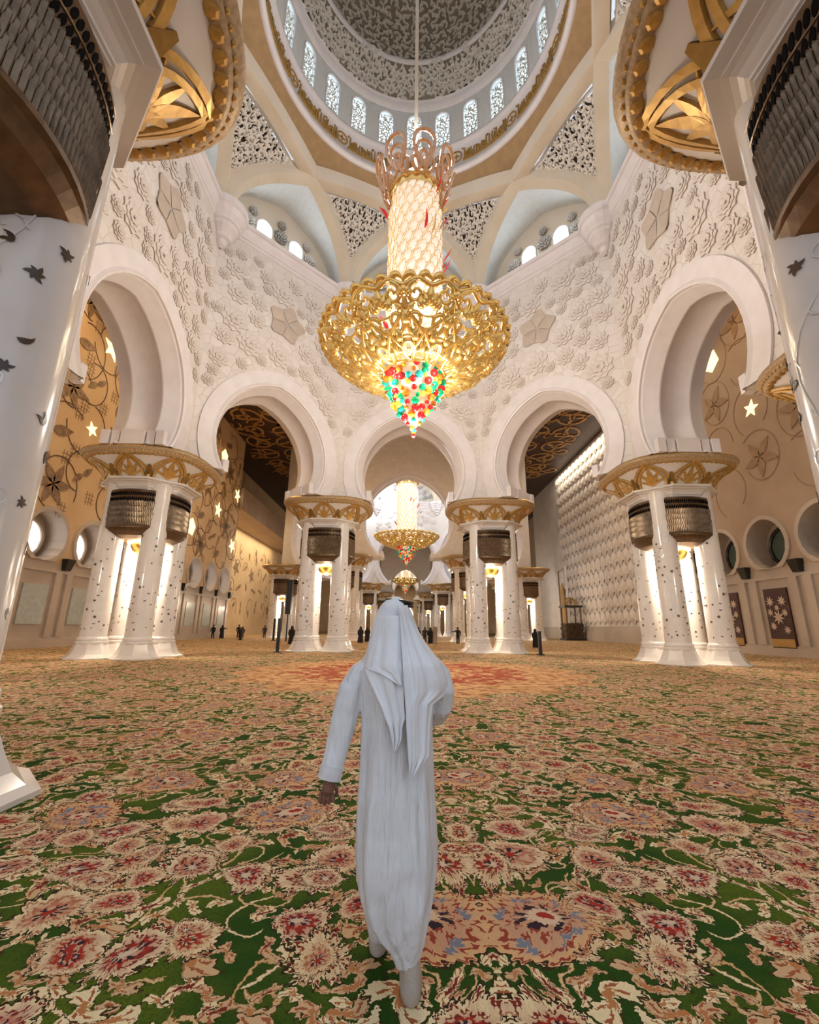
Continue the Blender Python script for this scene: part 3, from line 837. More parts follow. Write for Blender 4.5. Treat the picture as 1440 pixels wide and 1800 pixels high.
CL_A = make_cluster(True); CL_B = make_cluster(False)
CL_N = {-1: make_cluster(True, 1), 1: make_cluster(True, -1)}
def ring_pos(C, rc, a): return (C[0]-rc*S(R(a)), C[1]+rc*Cs(R(a)), 0)
used = set()
def put_cluster(proto, pos, label, group, pw):
    if id(proto) not in used: used.add(id(proto)); t = proto
    else: t = copy_tree(proto)
    t.location = pos; t['label'] = label; t['group'] = group
    if pw: cluster_light(t, pw)
    return t
G = 'white column clusters of the hall'
for a, sd in ((157.5,-1),(-157.5,1)):
    t = put_cluster(CL_N[sd], ring_pos(C1, RC, a), 'huge white column cluster with bronze reed basket at the entrance, '+('ochre wall side' if sd < 0 else 'brown wall side'), 'entrance column clusters', 0)
    rd = random.Random(5+sd); sh = [c for c in t.children if c.name.startswith('shaft') and c.location.y > 0 and c.location.x*sd < 0][0]
    pts = []
    while len(pts) < 40:                  # single dark flowers on the shaft seen close up
        z = rd.uniform(1.3, 6.0); a_ = rd.uniform(0, 6.28)
        if any(abs(z-b) < .22 and abs((a_-c+PI) % (2*PI)-PI) < .35 for b, c in pts): continue
        pts.append((z, a_)); mb = MB(); s = rd.uniform(.7,1.15); kd = rd.random(); b0 = rd.uniform(0,6)
        mp = lambda u, v, h: ((.592+h)*Cs(a_+u/.59), (.592+h)*S(a_+u/.59), z+v)
        if kd < .45:
            for i in range(6): mb.ribbon(leafpts(0,0,b0+1.05*i,.08*s*(1+.3*(i % 2)),4,.4), leafw(.045*s,4), mp, .006)
        else: 
            mb.ribbon(leafpts(0,0,b0,.15*s,5,1.0), leafw(.06*s,5), mp, .006)
            if kd > .75: mb.ribbon(leafpts(0,0,b0+.9,.11*s,5,1.0), leafw(.045*s,5), mp, .006)
        place(mb.mesh('flower_inlay', M['inlay']), 'flower_inlay', sh)
for a, lb in ((22.5,'white column cluster carrying the far centre arch below the great dome'),(67.5,'white column cluster with lit base between broad side arch and diagonal arch'),(112.5,'white column cluster half hidden behind the huge entrance pillar')):
    for s_ in (1,-1): put_cluster(CL_A, Vector(ring_pos(C1, RC, a*s_))+Vector((-.6*s_ if a > 100 else 0, 0, 0)), lb+(', ochre side' if s_ > 0 else ', brown side'), G, 420 if a < 100 else 250)

# ------------------------------------------------------------------ second and third halls
C2 = (0, 76.); RC2 = 20.2
for az, n_ in ((0,'wall_second_hall_far'),(45,'wall_second_hall_far_left'),(-45,'wall_second_hall_far_right'),(180,'wall_second_hall_near'),(135,'wall_second_hall_near_left'),(-135,'wall_second_hall_near_right'),(90,'wall_second_hall_left'),(-90,'wall_second_hall_right')):
    put_wall(W2, C2, az, n_, {0:'far arch wall of the second domed hall with pale flowers',45:'diagonal arch wall at the back of the second hall, ochre side',-45:'diagonal arch wall at the back of the second hall, relief wall side',180:'brown lit arch wall leading into the second hall',135:'diagonal arch wall at the front of the second hall, ochre side',-135:'diagonal arch wall at the front of the second hall, relief wall side',90:'side arch wall of the second hall toward the ochre wall',-90:'side arch wall of the second hall toward the relief wall'}[az], az == 0, 5, AI2, 14., True, (6.0,15.4,1.0))
corbels(C2, 17.2, (22.5,-22.5,67.5,-67.5))
hall_top(C2, 17.2/RI, False, 'second dome', (0,7), (0,1,7))
mb = MB(); mb.lathe([(11.2,34.6),(11.0,36),(11,43),(9.5,50),(5,54),(.01,55)], 32)
struct(mb.build('ceiling_second_dome', M['niche'], None, True, (C2[0],C2[1],0)), 'pale dome of the second hall', 'dome')
for a in (157.5, 112.5, 67.5, 22.5):
    for s_ in (1,-1):
        lb = {157.5:'distant column cluster carrying the arch into the second hall',112.5:'distant column cluster at the front diagonal of the second hall',67.5:'distant column cluster at the back diagonal of the second hall',22.5:'distant column cluster under the far arch of the second hall'}[a]
        put_cluster(CL_B, ring_pos(C2, RC2, a*s_), lb+(', ochre side' if s_ > 0 else ', relief wall side'), G, 500)
C3 = (0, 134.)
for az, n_ in ((180,'wall_third_hall_near'),(0,'wall_third_hall_far')):
    put_wall(W1, C3, az, n_, 'small far arch wall of the third hall '+('entrance' if az else 'end'), False)
for a in (157.5, 112.5, 22.5):
    for s_ in (1,-1):
        put_cluster(CL_B, ring_pos(C3, RC, a*s_), {157.5:'tiny far column cluster at the mouth of the third hall',112.5:'tiny far column cluster at the side of the third hall',22.5:'tiny far column cluster at the end of the third hall'}[a]+(', ochre side' if s_ > 0 else ', relief wall side'), G, 300 if a > 150 else 0)

# ------------------------------------------------------------------ side bay ceilings
mb = MB(); ZC = 30.
def quad(x0, x1, y0, y1): mb.add([(x0,y0,ZC),(x1,y0,ZC),(x1,y1,ZC),(x0,y1,ZC)], [(0,1,2,3)])
a1 = AI+TH-.1; a2 = AI2+TH-.1; t_ = math.tan(R(22.5))
for sd in (-1, 1):
    x0, x1 = (sd*33, sd*a2) if sd < 0 else (a2, 33)
    quad(x0, x1, -14, 166)
    xs = sorted((sd*a2, sd*a1)); quad(xs[0], xs[1], -14, 60)
quad(-a1, a1, C1[1]+a1, C2[1]-a2); quad(-a2, a2, C2[1]+a2, 166); quad(-a2, -a1, 50, C2[1]-a2); quad(a1, a2, 50, C2[1]-a2)
for C, aa in ((C1,a1),(C2,a2)):
    for sx in (-1,1):
        for sy in (-1,1):
            mb.add([(C[0]+sx*aa,C[1]+sy*aa,ZC),(C[0]+sx*aa,C[1]+sy*aa*t_,ZC),(C[0]+sx*aa*t_,C[1]+sy*aa,ZC)], [(0,1,2)])
ceil = struct(mb.build('ceiling', M['ceilwood']), 'dark carved wood ceiling with golden scrolls over the side bays', 'ceiling')
mb = MB(); rd = random.Random(21)
mp = lambda u, v, h: (u, v, ZC-.02-h)
for sd in (-1, 1):
    for i in range(4):
        for j in range(11):
            x = sd*(9+4.8*i)+rd.uniform(-.5,.5); y = 33+4.6*j+rd.uniform(-.6,.6); d = rd.choice((-1,1)); a = rd.uniform(0,6.28)
            mb.ribbon(spiral(x, y, 2.6, 1.4, a, d, 26), [.34*(.6+.5*S(PI*k/26)) for k in range(27)], mp, .08)
            mb.ribbon(spiral(x+3*Cs(a), y+2.6*S(a), 1.5, 1.1, a+2, -d, 16), .24, mp, .08)
            for q in range(3): mb.ribbon(leafpts(x, y, a+2.1*q, 2.6, 6, .8*d), leafw(.5,6), mp, .08)
mb.build('gold_scrolls', M['ceilgold'], ceil, kind='stuff')

# ------------------------------------------------------------------ side walls with arcades
XS = 26.; ZS = 6.0; BAY = 4.6
bays = [12.9+BAY*k_ for k_ in range(-4, 12)]           # centres along Y
def side_wall(sd, name, wallm, label, yend):
    mb = MB(); X0 = sd*XS
    bl = [b for b in bays if b+BAY/2 <= yend]
    y0, y1 = bl[0]-BAY/2, bl[-1]+BAY/2
    cur = arch(1.75, 7.75, ZS, .12, 8, 4)
    for b in bl:
        mb.cap([(X0,b-BAY/2,ZS),(X0,b-BAY/2,ZC),(X0,b+BAY/2,ZC),(X0,b+BAY/2,ZS)]+[(X0,b+x,z) for x,z in cur[::-1]])
    mb.add([(X0,y1,0),(X0+sd*8,y1,0),(X0+sd*8,y1,ZC),(X0,y1,ZC)], [(0,1,2,3)])
    w_ = struct(mb.build(name, wallm), label)
    mb = MB(); mb.add([(X0,y0,0),(X0,y1,0),(X0,y1,ZS),(X0,y0,ZS)], [(0,1,2,3)])
    mb.box((min(X0,X0-sd*.25),y0,0),(max(X0,X0-sd*.25),y1,.55)); mb.box((min(X0,X0-sd*.12),y0,.55),(max(X0,X0-sd*.12),y1,.7))
    mb.box((min(X0,X0-sd*.14),y0,5.25),(max(X0,X0-sd*.14),y1,5.45)); mb.build('dado', M['stonelow'], w_)
    for b in bl:
        mb = MB()
        mb.grid([[(X0+sd*1.5,b+x,z) for x,z in cur],[(X0-sd*.0,b+x,z) for x,z in cur]])
        mb.grid([[(X0,b+x,z) for x,z in cur],[(X0-sd*.14,b+x,z) for x,z in cur],[(X0-sd*.14,b+x,z) for x,z in arch(2.05,7.75,ZS,.12,8,4)],[(X0,b+x,z) for x,z in arch(2.05,7.75,ZS,.12,8,4)]])
        mb.add([(X0,b-1.2,ZS),(X0,b+1.2,ZS),(X0+sd*1.5,b+1.2,ZS),(X0+sd*1.5,b-1.2,ZS)], [(0,1,2,3)])
        mb.cap([(X0+sd*1.5,b+x,z) for x,z in cur])
        nc = mb.build('niche', M['stonelow'], w_)
        ci = arch(1.32, 7.6, 6.25, .08, 7, 3)
        mb = MB(); mb.cap([(X0+sd*1.4,b+x,z) for x,z in ci]); mb.build('pane', M['winlit'] if sd < 0 else M['windark'], nc)
        mb = MB(); mb.tube([(X0+sd*1.36,b+x,z) for x,z in ci], .14, 6); mb.build('window_frame', M['stonelow'] if sd < 0 else M['black'], nc)
        # black capital block between the niches
        mb = MB(); mb.add([(X0-sd*.02,b+BAY/2-.28,5.5),(X0-sd*.3,b+BAY/2-.28,5.5),(X0-sd*.3,b+BAY/2+.28,5.5),(X0-sd*.02,b+BAY/2+.28,5.5),
                           (X0-sd*.02,b+BAY/2-.42,6.35),(X0-sd*.5,b+BAY/2-.42,6.35),(X0-sd*.5,b+BAY/2+.42,6.35),(X0-sd*.02,b+BAY/2+.42,6.35)],
                          [(0,1,2,3),(4,7,6,5),(0,4,5,1),(1,5,6,2),(2,6,7,3)])
        mb.build('capital_block', M['black'], w_)
        # pilasters of the dado
        for dy in (-1.75, 1.75):
            mb = MB(); mb.box((min(X0,X0-sd*.18),b+dy-.3,.7),(max(X0,X0-sd*.18),b+dy+.3,5.25)); mb.build('pilaster', M['stonelow'], w_)
    return w_, bl, X0
def inlay_flower(w_, X0, sd, y, z, s, rot, m_, k_=5):
    mb = MB(); mp = lambda u, v, h: (X0-sd*(h), y+u, z+v)
    for i in range(k_): mb.ribbon(leafpts(0,0,rot+2*PI*i/k_,s,6,.15), leafw(s*.42,6), mp, .05)
    mb.build('flower_inlay', m_, w_)
def inlay_vine(w_, X0, sd, y, z, rr, a0, turns, wd, m_):
    mb = MB(); mp = lambda u, v, h: (X0-sd*h, y+u, z+v)
    n = 20; mb.ribbon([(rr*(1-.25*i/n)*Cs(a0+turns*2*PI*i/n), 1.15*rr*(1-.25*i/n)*S(a0+turns*2*PI*i/n)) for i in range(n+1)], wd, mp, .03)
    mb.build('vine_inlay', m_, w_)
def star(w_, X0, sd, y, z, s, rot, k_=5, fat=.45):
    mb = MB(); pts = []
    for i in range(k_*2):
        a = rot+PI*i/k_; r_ = s if i % 2 == 0 else s*fat; pts.append((y+r_*Cs(a), z+r_*S(a)))
    mb.cap([(X0-sd*.06, a, b) for a, b in pts]); mb.grid([[(X0, a, b) for a, b in pts],[(X0-sd*.06, a, b) for a, b in pts]], True)
    mb.build('lit_star', M['starlight'], w_)
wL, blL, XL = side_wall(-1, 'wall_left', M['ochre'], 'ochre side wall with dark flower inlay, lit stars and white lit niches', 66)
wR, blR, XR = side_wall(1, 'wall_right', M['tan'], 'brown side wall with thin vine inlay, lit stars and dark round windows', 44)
rd = random.Random(33)
for i, y in enumerate([18+3.1*k_ for k_ in range(16)]):
    for j in range(5):
        z = 11.5+3.9*j+1.6*(i % 2); yy = y+rd.uniform(-.5,.5)
        if z > 28: continue
        q = (i+2*j) % 4
        inlay_vine(wL, XL, -1, yy+rd.uniform(-.5,.5), z, rd.uniform(1.6,2.5), rd.uniform(0,6), rd.uniform(.5,.95), .075, M['vine'])
        if q == 0: inlay_flower(wL, XL, -1, yy, z, 1.75, rd.uniform(0,1), M['leafdark'], 6); inlay_flower(wL, XL-.05, -1, yy, z, .8, rd.uniform(0,1), M['vine'], 6)
        elif q == 1: inlay_flower(wL, XL, -1, yy, z, 1.25, rd.uniform(0,6), M['leafdark'], 2)
        elif q == 2: inlay_flower(wL, XL, -1, yy-.6, z, 2.0, rd.uniform(0,6), M['leafdark'], 1)
        if q == 3 and z > 13: star(wL, XL, -1, yy, z, rd.choice((.8,1.1,.65)), rd.uniform(0,1), 5, .42 if rd.random() < .6 else .8)
        for d_ in range(2):     # small lettered patches
            mb = MB(); mp = lambda u, v, h: (XL+h, yy+1.2*(-1)**d_+u, z-1.6*(-1)**d_+v)
            for e in range(3): mb.ribbon([(-.5,-.35+.3*e),(0,-.3+.3*e),(.5,-.36+.3*e)], .05, mp, .02); mb.ribbon([(-.35+.3*e,-.6),(-.3+.3*e,.55)], .05, mp, .02)
            mb.build('engraved_patch', M['leafbrown'], wL)
for i, y in enumerate([20+3.4*k_ for k_ in range(7)]):
    for j in range(5):
        z = 12.5+3.9*j+1.7*(i % 2); yy = y+rd.uniform(-.4,.4)
        if z > 28: continue
        q = (i+j) % 3
        inlay_vine(wR, XR, 1, yy, z, 1.9, rd.uniform(0,6), .8, .06, M['leafbrown'])
        if q == 0: inlay_flower(wR, XR, 1, yy, z, 1.6, rd.uniform(0,1), M['leafbrown'], 5)
        if q == 1 and z > 15: star(wR, XR, 1, yy, z, rd.choice((.7,1.0)), rd.uniform(0,1), 5, .42 if rd.random() < .5 else .8)
for b in blL:      # blue grey panes low on the ochre wall
    mb = MB(); mb.box((XL-.02,b-1.1,1.6),(XL+.1,b+1.1,4.3)); mb.build('glass_panel', M['bluegrey'], wL)
# flowered doors under the dark windows
for i, b in enumerate(blR):
    d_ = place(None, 'door_%d' % (i+1), None, (XR, b, 0)); struct(d_, 'dark red door with pale flower inlay beneath a dark round window', 'door'); d_['group'] = 'flowered doors of the brown side wall'
    mb = MB(); mb.box((-.12,-1.0,.55),(.02,1.0,4.6)); mb.build('door_leaf', M['doorwood'], d_)
    mb = MB(); mb.box((-.16,-.95,.6),(-.1,.95,1.15)); mb.build('kick_plate', M['brass'], d_)
    for (y, z, s) in ((0,2.6,.5),(-.5,3.7,.36),(.5,3.7,.36),(.55,2.0,.3),(-.55,1.75,.3),(0,3.25,.24),(-.6,2.9,.28),(.62,2.95,.28)):
        mb = MB(); mp = lambda u, v, h: (-.13-h, y+u, z+v)
        for q in range(8): mb.ribbon(leafpts(0,0,PI/4*q+.2,s,4), leafw(s*.28,4), mp, .03)
        mb.build('flower_inlay', M['doorflower'], d_)

# scaled relief wall beyond the brown wall
XQ = 28.5
mb = MB(); mb.add([(XQ,42,0),(XQ,96,0),(XQ,96,ZC),(XQ,42,ZC)], [(0,1,2,3)]); mb.add([(XR,y_,z_) for y_,z_ in ((43,0),(43,ZC))]+[(XQ+1,43,ZC),(XQ+1,43,0)], [(0,1,2,3)])
wQ = struct(mb.build('wall_relief', M['marble']), 'white wall of overlapping scale tiles lit from above')
mb = MB(); mb.box((XQ-.5,43,0),(XQ,96,1.3)); mb.box((XQ-.35,43,1.3),(XQ,96,2.1)); mb.build('plinth', M['stonelow'], wQ)
mb = MB()
mb.add([(0,0,-1.0),(-.16,-.72,-.45),(-.20,-.72,.45),(-.10,0,.95),(-.20,.72,.45),(-.16,.72,-.45),(-.34,0,-.15),(0,-.80,-.5),(0,-.80,.5),(0,.8,.5),(0,.8,-.5)],
       [(0,1,6),(1,2,6),(2,3,6),(3,4,6),(4,5,6),(5,0,6),(1,7,8,2),(5,4,9,10)])
TILE = mb.mesh('scale_tile', M['petal']); n = 0
for j in range(14):
    for i in range(21):
        q = place(TILE, 'scale_tile', wQ, (XQ, 44.2+1.72*i+.86*(j % 2), 3.3+1.94*j)); q.scale = (1,1,1.13)
# tall gilded niche in the relief wall
mb = MB(); cn = [(-.8,2.0),(-.8,7.0),(-.72,8.2),(-.4,9.2),(0,9.9),(.4,9.2),(.72,8.2),(.8,7.0),(.8,2.0)]
mb.cap([(XQ-.42,80+a*1.3,z) for a,z in cn]); mb.build('prayer_niche', M['goldpaint'], wQ)
mb = MB()
for a, b in (((77.6,2),(77.6,12.4)),((77.6,12.4),(82.4,12.4)),((82.4,12.4),(82.4,2))): mb.tube([(XQ-.3,a[0],a[1]),(XQ-.3,b[0],b[1])], .3, 4)
mb.build('niche_frame', M['band'], wQ)

# far set-back wall on the ochre side with lit cove, and end wall
mb = MB(); mb.add([(-31,60,0),(-31,110,0),(-31,110,ZC),(-31,60,ZC)], [(3,2,1,0)])
wF = struct(mb.build('wall_far_ochre', M['ochre']), 'distant set-back ochre wall with leaf inlay under a lit cove')
mb = MB(); mb.box((-31,66,19.0),(-25.5,110,22.5)); mb.build('cove_beam', M['tan'], wF)
for i in range(9):
    for j in range(4):
        y = 68+4.2*i+2*(j % 2); z = 5+3.4*j
        inlay_flower(wF, -31, -1, y, z+rd.uniform(-.5,.5), rd.uniform(1.2,1.7), rd.uniform(0,6), M['leafdark'], rd.choice((1,1,2,5)))
        if rd.random() < .5: inlay_vine(wF, -31, -1, y+.5, z, 1.6, rd.uniform(0,6), .5, .08, M['vine'])
light('cove_lamp', 'AREA', (-27.5, 84, 18.9), 2600, (1,.80,.50), None, 5, (0,0,0), size_y=34)
mb = MB(); cur = arch(3.0, 6.0, 0, .4, 10, 4)
mb.cap([(-33,160,0),(-33,160,ZC),(33,160,ZC),(33,160,0),(3,160,0)]+[(x,160,z) for x,z in arch(3.0,6.0,4.0,.4,10,4)[::-1]]+[(-3,160,0)])
mb.cap([(x,160.6,z) for x,z in ((-3.2,0),(-3.2,9.9),(3.2,9.9),(3.2,0))], 1)
struct(mb.build('wall_end', [M['ochre'], M['winlit']]), 'far end wall with a bright arched opening')
for sd in (-1,1):
    mb = MB(); mb.add([(sd*33,96,0),(sd*33,166,0),(sd*33,166,ZC),(sd*33,96,ZC)], [(0,1,2,3)])
    struct(mb.build('wall_back_'+('left' if sd < 0 else 'right'), M['tan']), 'plain far side wall beyond the second hall, '+('ochre side' if sd < 0 else 'relief wall side'))

# ------------------------------------------------------------------ lamps of the side bays (recessed downlights in the wood ceiling)
for sd in (-1, 1):
    for y, x in ((14,21),(28,21),(42,21),(42,11),(52,20)):
        d_ = thing('downlight', 'small recessed downlight in the dark wood ceiling', 'lamp', (sd*x, y, ZC), group='ceiling downlights')
        mb = MB(); mb.lathe([(.42,-.02),(.42,-.1),(.34,-.12),(.30,-.05)], 16); mb.build('trim_ring', M['brass'], d_)
        mb = MB(); mb.lathe([(.30,-.05),(.01,-.05)], 16); mb.build('lens', M['bulb'], d_)
        light('downlight_lamp', 'SPOT', (0,0,-.2), 3600 if sd < 0 else 2600, (1,.66,.34) if sd < 0 else (1,.74,.48), d_, .4, (0,0,0), cone=2.6)
light('relief_wall_cove_lamp', 'AREA', (27.0, 62, 29.3), 1300, (1,.86,.66), None, 1.0, (0, R(-12), 0), size_y=34)
for i in range(4): light('second_hall_fill', 'POINT', (14.5*S(R(90*i+22)),76-14.5*Cs(R(90*i+22)),28.6), 2600, (.86,.93,1), None, .6)  # added fill lights that brighten the second hall
for i in range(2): light('third_hall_lamp', 'POINT', (6*i-3,134,19), 2000, (1,.88,.7), None, .6)
light('passage_fill', 'POINT', (0,45,24), 450, (1,.66,.38), None, 1.0)  # added warm fill light hanging free in the passage

# ------------------------------------------------------------------ chandeliers
def chandelier():
    Z0 = 9.8
    t = thing('chandelier', '', 'chandelier')
    def b(mb, name, m_, par=t, sm=True, **kw):
        o = mb.build(name, m_, par, sm, (0,0,-Z0) if par is t else (0,0,0), **kw); return o
    mb = MB(); mb.lathe([(.10,24),(.10,54.6)], 10); b(mb, 'rod', M['cream'])
    # amber glass crown
    mb = MB()
    def loop(x0, z0, w_, h_, n=18):
        P = []
        for i in range(n+1):
            u = 2*PI*i/n; r_ = S(u/2)**.7
            P.append((x0+w_*S(u)*(1-.35*Cs(u)), z0+h_*(1-Cs(u))/2*(.92+.08*Cs(u))))
        return P
    for w_, h_, th in ((.50,2.1,.09),(.33,1.5,.08),(.17,.95,.09)):
        mb.tube([(x, -1.55-.28*z, 23.4+z) for x, z in loop(0, 0, w_, h_)], th, 6)
    for sd in (-1,1):
        mb.tube([(x+sd*.3, -1.5-.25*z, 23.2+z) for x, z in loop(0,0,.26,.8,12)], .085, 6)
    pm = mb.mesh('crown_petal', M['amber'], True)
    for i in range(8): place(pm, 'crown_petal', t, (0,0,-Z0), R(45*i+12))
    mb = MB(); mb.lathe([(.2,24.0),(1.25,23.7),(1.4,23.2),(1.3,22.9)], 24); b(mb, 'crown_plate', M['chandgold'])
    # crystal shaft
    mb = MB(); mb.lathe([(.9,13.2),(1.2,14),(1.28,18),(1.28,22),(1.1,23.2),(.1,23.4)], 24); b(mb, 'lit_core', M['core'])
    mb = MB()
    mb.add([(0,0,0),(-.20,-.10,.28),(-.17,-.18,.60),(0,-.24,.86),(.17,-.18,.60),(.20,-.10,.28),(0,-.20,.45)], [(0,6,1),(1,6,2),(2,6,3),(3,6,4),(4,6,5),(5,6,0)], 0)
    E_ = [(0,0,0),(-.20,-.10,.28),(-.17,-.18,.60),(0,-.24,.86),(.17,-.18,.60),(.20,-.10,.28),(0,0,0)]
    mb.tube(E_, .016, 4, 1, caps=False)
    bl = mb.mesh('crystal_blade', [M['crystal'], M['chandgold']])
    rows, cols = 16, 18
    for j in range(rows):
        for i in range(cols):
            a = 2*PI*i/cols+j*.19; z = 14.0+.56*j; r_ = 1.28 if j < rows-2 else 1.15
            o = place(bl, 'crystal_blade', t, (r_*S(a), -r_*Cs(a), z-Z0), (R(12), 0, a))
            o.rotation_euler = (R(-13), R(20), a)
    rd = random.Random(4)
    for i in range(26):        # larger curled leaves, some coloured
        a = rd.uniform(0,6.28); z = rd.uniform(14.5,23); mb = MB(); c_ = rd.choice(('amber','amber','bead_red','chandgold','bead_yellow'))
        P = [Vector((.06*S(4*k_), -1.42-.32*k_-.15*k_*k_, z+.75*k_)) for k_ in [q/6 for q in range(7)]]
        mb.tube(P, leafw(.10,6), 6, flat=.35); place(mb.mesh('leaf_spray', M[c_], True), 'leaf_spray', t, (0,0,-Z0), a)
    # pierced gold bowl
    def bowl(u, v):            # u metres round at the rim, v 0 collar .. 1 rim
        r_ = 1.35+2.9*v**.85; a = u/4.25
        z = 12.75+1.55*v**1.7
        return Vector((r_*S(a), -r_*Cs(a), z))
    mb = MB()
    mb.lathe([(1.30,12.75),(1.42,12.66),(1.48,12.78),(1.36,12.9)], 40); b(mb, 'collar', M['chandgold'])
    def crv(pts, rad): mb.tube([bowl(x, y) for x, y in pts], rad, 6)
    mb = MB(); hwid = 4.25*PI/12
    def scroll(cx, cy, r_, a, d, rad, turns=1.3, n_=22):
        crv([(cx+p_[0], cy+p_[1]/3.3) for p_ in spiral(0, 0, r_, turns, a, d, n_, .12)], [rad*(1-.55*i/n_) for i in range(n_+1)])
    def lf(x, y, a, L, rad, bend=0):
        crv([(p_[0], y+(p_[1]-y)/3.3) for p_ in leafpts(x, y, a, L, 7, bend)], leafw(rad, 7))
    for sd in (-1, 1):
        scroll(sd*hwid*1.0, .20, .62, -PI/2, -sd, .13, 1.25)          # volutes by the collar
        scroll(sd*hwid*.52, .56, .50, -PI/2, sd, .13, 1.35)           # middle volutes
        scroll(sd*hwid*.55, .87, .40, PI/2, -sd, .12, 1.3)            # volutes by the rim
        n_ = 16
        crv([(sd*hwid*(1.-.95*S(PI*.5*i/n_)), .10+.40*i/n_) for i in range(n_+1)], [.10]*(n_+1))
        crv([(sd*hwid*(.06+.94*S(PI*.5*i/n_)), .42+.42*i/n_) for i in range(n_+1)], [.10]*(n_+1))
        lf(sd*hwid*.5, .30, PI/2-sd*.5, .75, .20, sd*.8); lf(sd*hwid*.95, .52, PI/2+sd*.3, .8, .19, -sd*.8)
        lf(sd*hwid*.2, .70, PI/2-sd*.9, .6, .19, sd*.6); lf(sd*hwid*.8, .66, PI/2-sd*.2, .55, .17, sd*.9)
        lf(sd*hwid*.3, .12, PI/2-sd*.3, .5, .15)
    for q in range(5): lf(0, .74, PI/2-1.1+.55*q, .78 if q == 2 else .6, .19)       # fan flower under the rim
    for q in range(5): lf(hwid, .86, PI/2-1.3+.65*q, .42, .17)
    lf(0, .06, PI/2, 1.1, .17)
    crv([(-hwid+2*hwid*i/14, .985-.03*Cs(4*PI*i/14)) for i in range(15)], .10)
    crv([(-hwid+2*hwid*i/14, .66+.04*Cs(2*PI*i/14)) for i in range(15)], .06)
    crv([(-hwid+2*hwid*i/14, .36+.03*Cs(2*PI*i/14)) for i in range(15)], .06)
    sc_ = mb.mesh('scroll_panel', M['chandgold'], True)
    for i in range(12): place(sc_, 'scroll_panel', t, (0,0,-Z0), R(30*i+8))
    # rim of curled leaves
    mb = MB()
    for i in range(48):
        a0 = 2*PI*i/48; r_ = 4.22
        P = [Vector(((r_+.12*S(PI*k_))*S(a0+.15*k_), -(r_+.12*S(PI*k_))*Cs(a0+.15*k_), 14.25+.25*S(PI*k_))) for k_ in [q/6 for q in range(7)]]
        mb.tube(P, leafw(.15,6), 5)
    b(mb, 'rim_garland', M['chandgold'], kind='stuff')
    mb = MB(); mb.lathe([(1.3,12.9),(2.2,13.2),(3.2,13.75),(3.9,14.3)], 36); 
    # lit pendant of glass beads
    mb = MB(); mb.lathe([(1.22,12.8),(1.1,12.3),(.8,11.6),(.45,10.9),(.1,10.2),(.01,10.0)], 20); b(mb, 'pendant_core', M['core'])
    bm = {}
    for n_ in ('red','green','teal','yellow','orange'):
        mb = MB(); mb.sphere((0,0,0), 1, 10, 7); bm[n_] = mb.mesh('glass_bead', M['bead_'+n_], True)
    rd = random.Random(9)
    prof = [(12.7,1.28),(12.45,1.30),(12.2,1.26),(11.95,1.18),(11.7,1.05),(11.45,.92),(11.2,.78),(10.95,.60),(10.7,.42),(10.45,.24),(10.2,.10)]
    for z, r_ in prof:
        n_ = max(2, int(2*PI*r_/.36))
        for i in range(n_):
            a = 2*PI*i/n_+rd.uniform(-.2,.2)+z*3; s = rd.choice((.10,.13,.16,.18)) if r_ > .3 else .11
            o = place(bm[rd.choice(('red','red','green','green','teal','yellow','orange'))], 'glass_bead', t, (r_*S(a), -r_*Cs(a), z-Z0+rd.uniform(-.08,.08))); o.scale = (s,s,s)
    for q, (n_, z, s) in enumerate((('green',10.28,.12),('teal',10.12,.13),('yellow',9.98,.09),('red',9.86,.10))):
        o = place(bm[n_], 'glass_bead', t, (0,0,z-Z0)); o.scale = (s,s,s)
    # little lamps in the bowl
    mb = MB(); mb.sphere((0,0,0), .09, 8, 6); bb = mb.mesh('bulb', M['bulb'], True)
    for i in range(24):
        a = 2*PI*i/24; p_ = bowl(4.25*a, .45); place(bb, 'bulb', t, (p_.x, p_.y, p_.z-Z0+.25))
    return t
CH = chandelier(); CH.location = (0, C1[1], 9.8)
CH['label'] = 'great gold chandelier with crystal column and coloured glass beads below the near dome'; CH['group'] = 'chandeliers'
c2 = copy_tree(CH); c2.location = (0, 76, 11.9); c2.scale = (1.3,1.3,1.12); c2['label'] = 'second chandelier seen through the far centre arch'
c3 = copy_tree(CH); c3.location = (0, 134, 11.2); c3['label'] = 'smallest distant chandelier of the third hall, below the second one'
for i in range(6):
    a = R(60*i+20); light('chandelier_lamp', 'POINT', (1.9*S(a), -1.9*Cs(a), 5.6), 210, (1,.90,.78), CH, .25)
light('chandelier_pendant_lamp', 'POINT', (0, 0, -.6), 1500, (1,.90,.74), CH, .3)
for i in range(5):
    a = R(72*i+30); light('chandelier_bead_lamp', 'POINT', (1.75*S(a), -1.75*Cs(a), 2.0), 130, (1,.84,.58), CH, .12)
light('chandelier_crown_lamp', 'POINT', (0, 0, 17.2), 1600, (1,.94,.90), CH, .5)

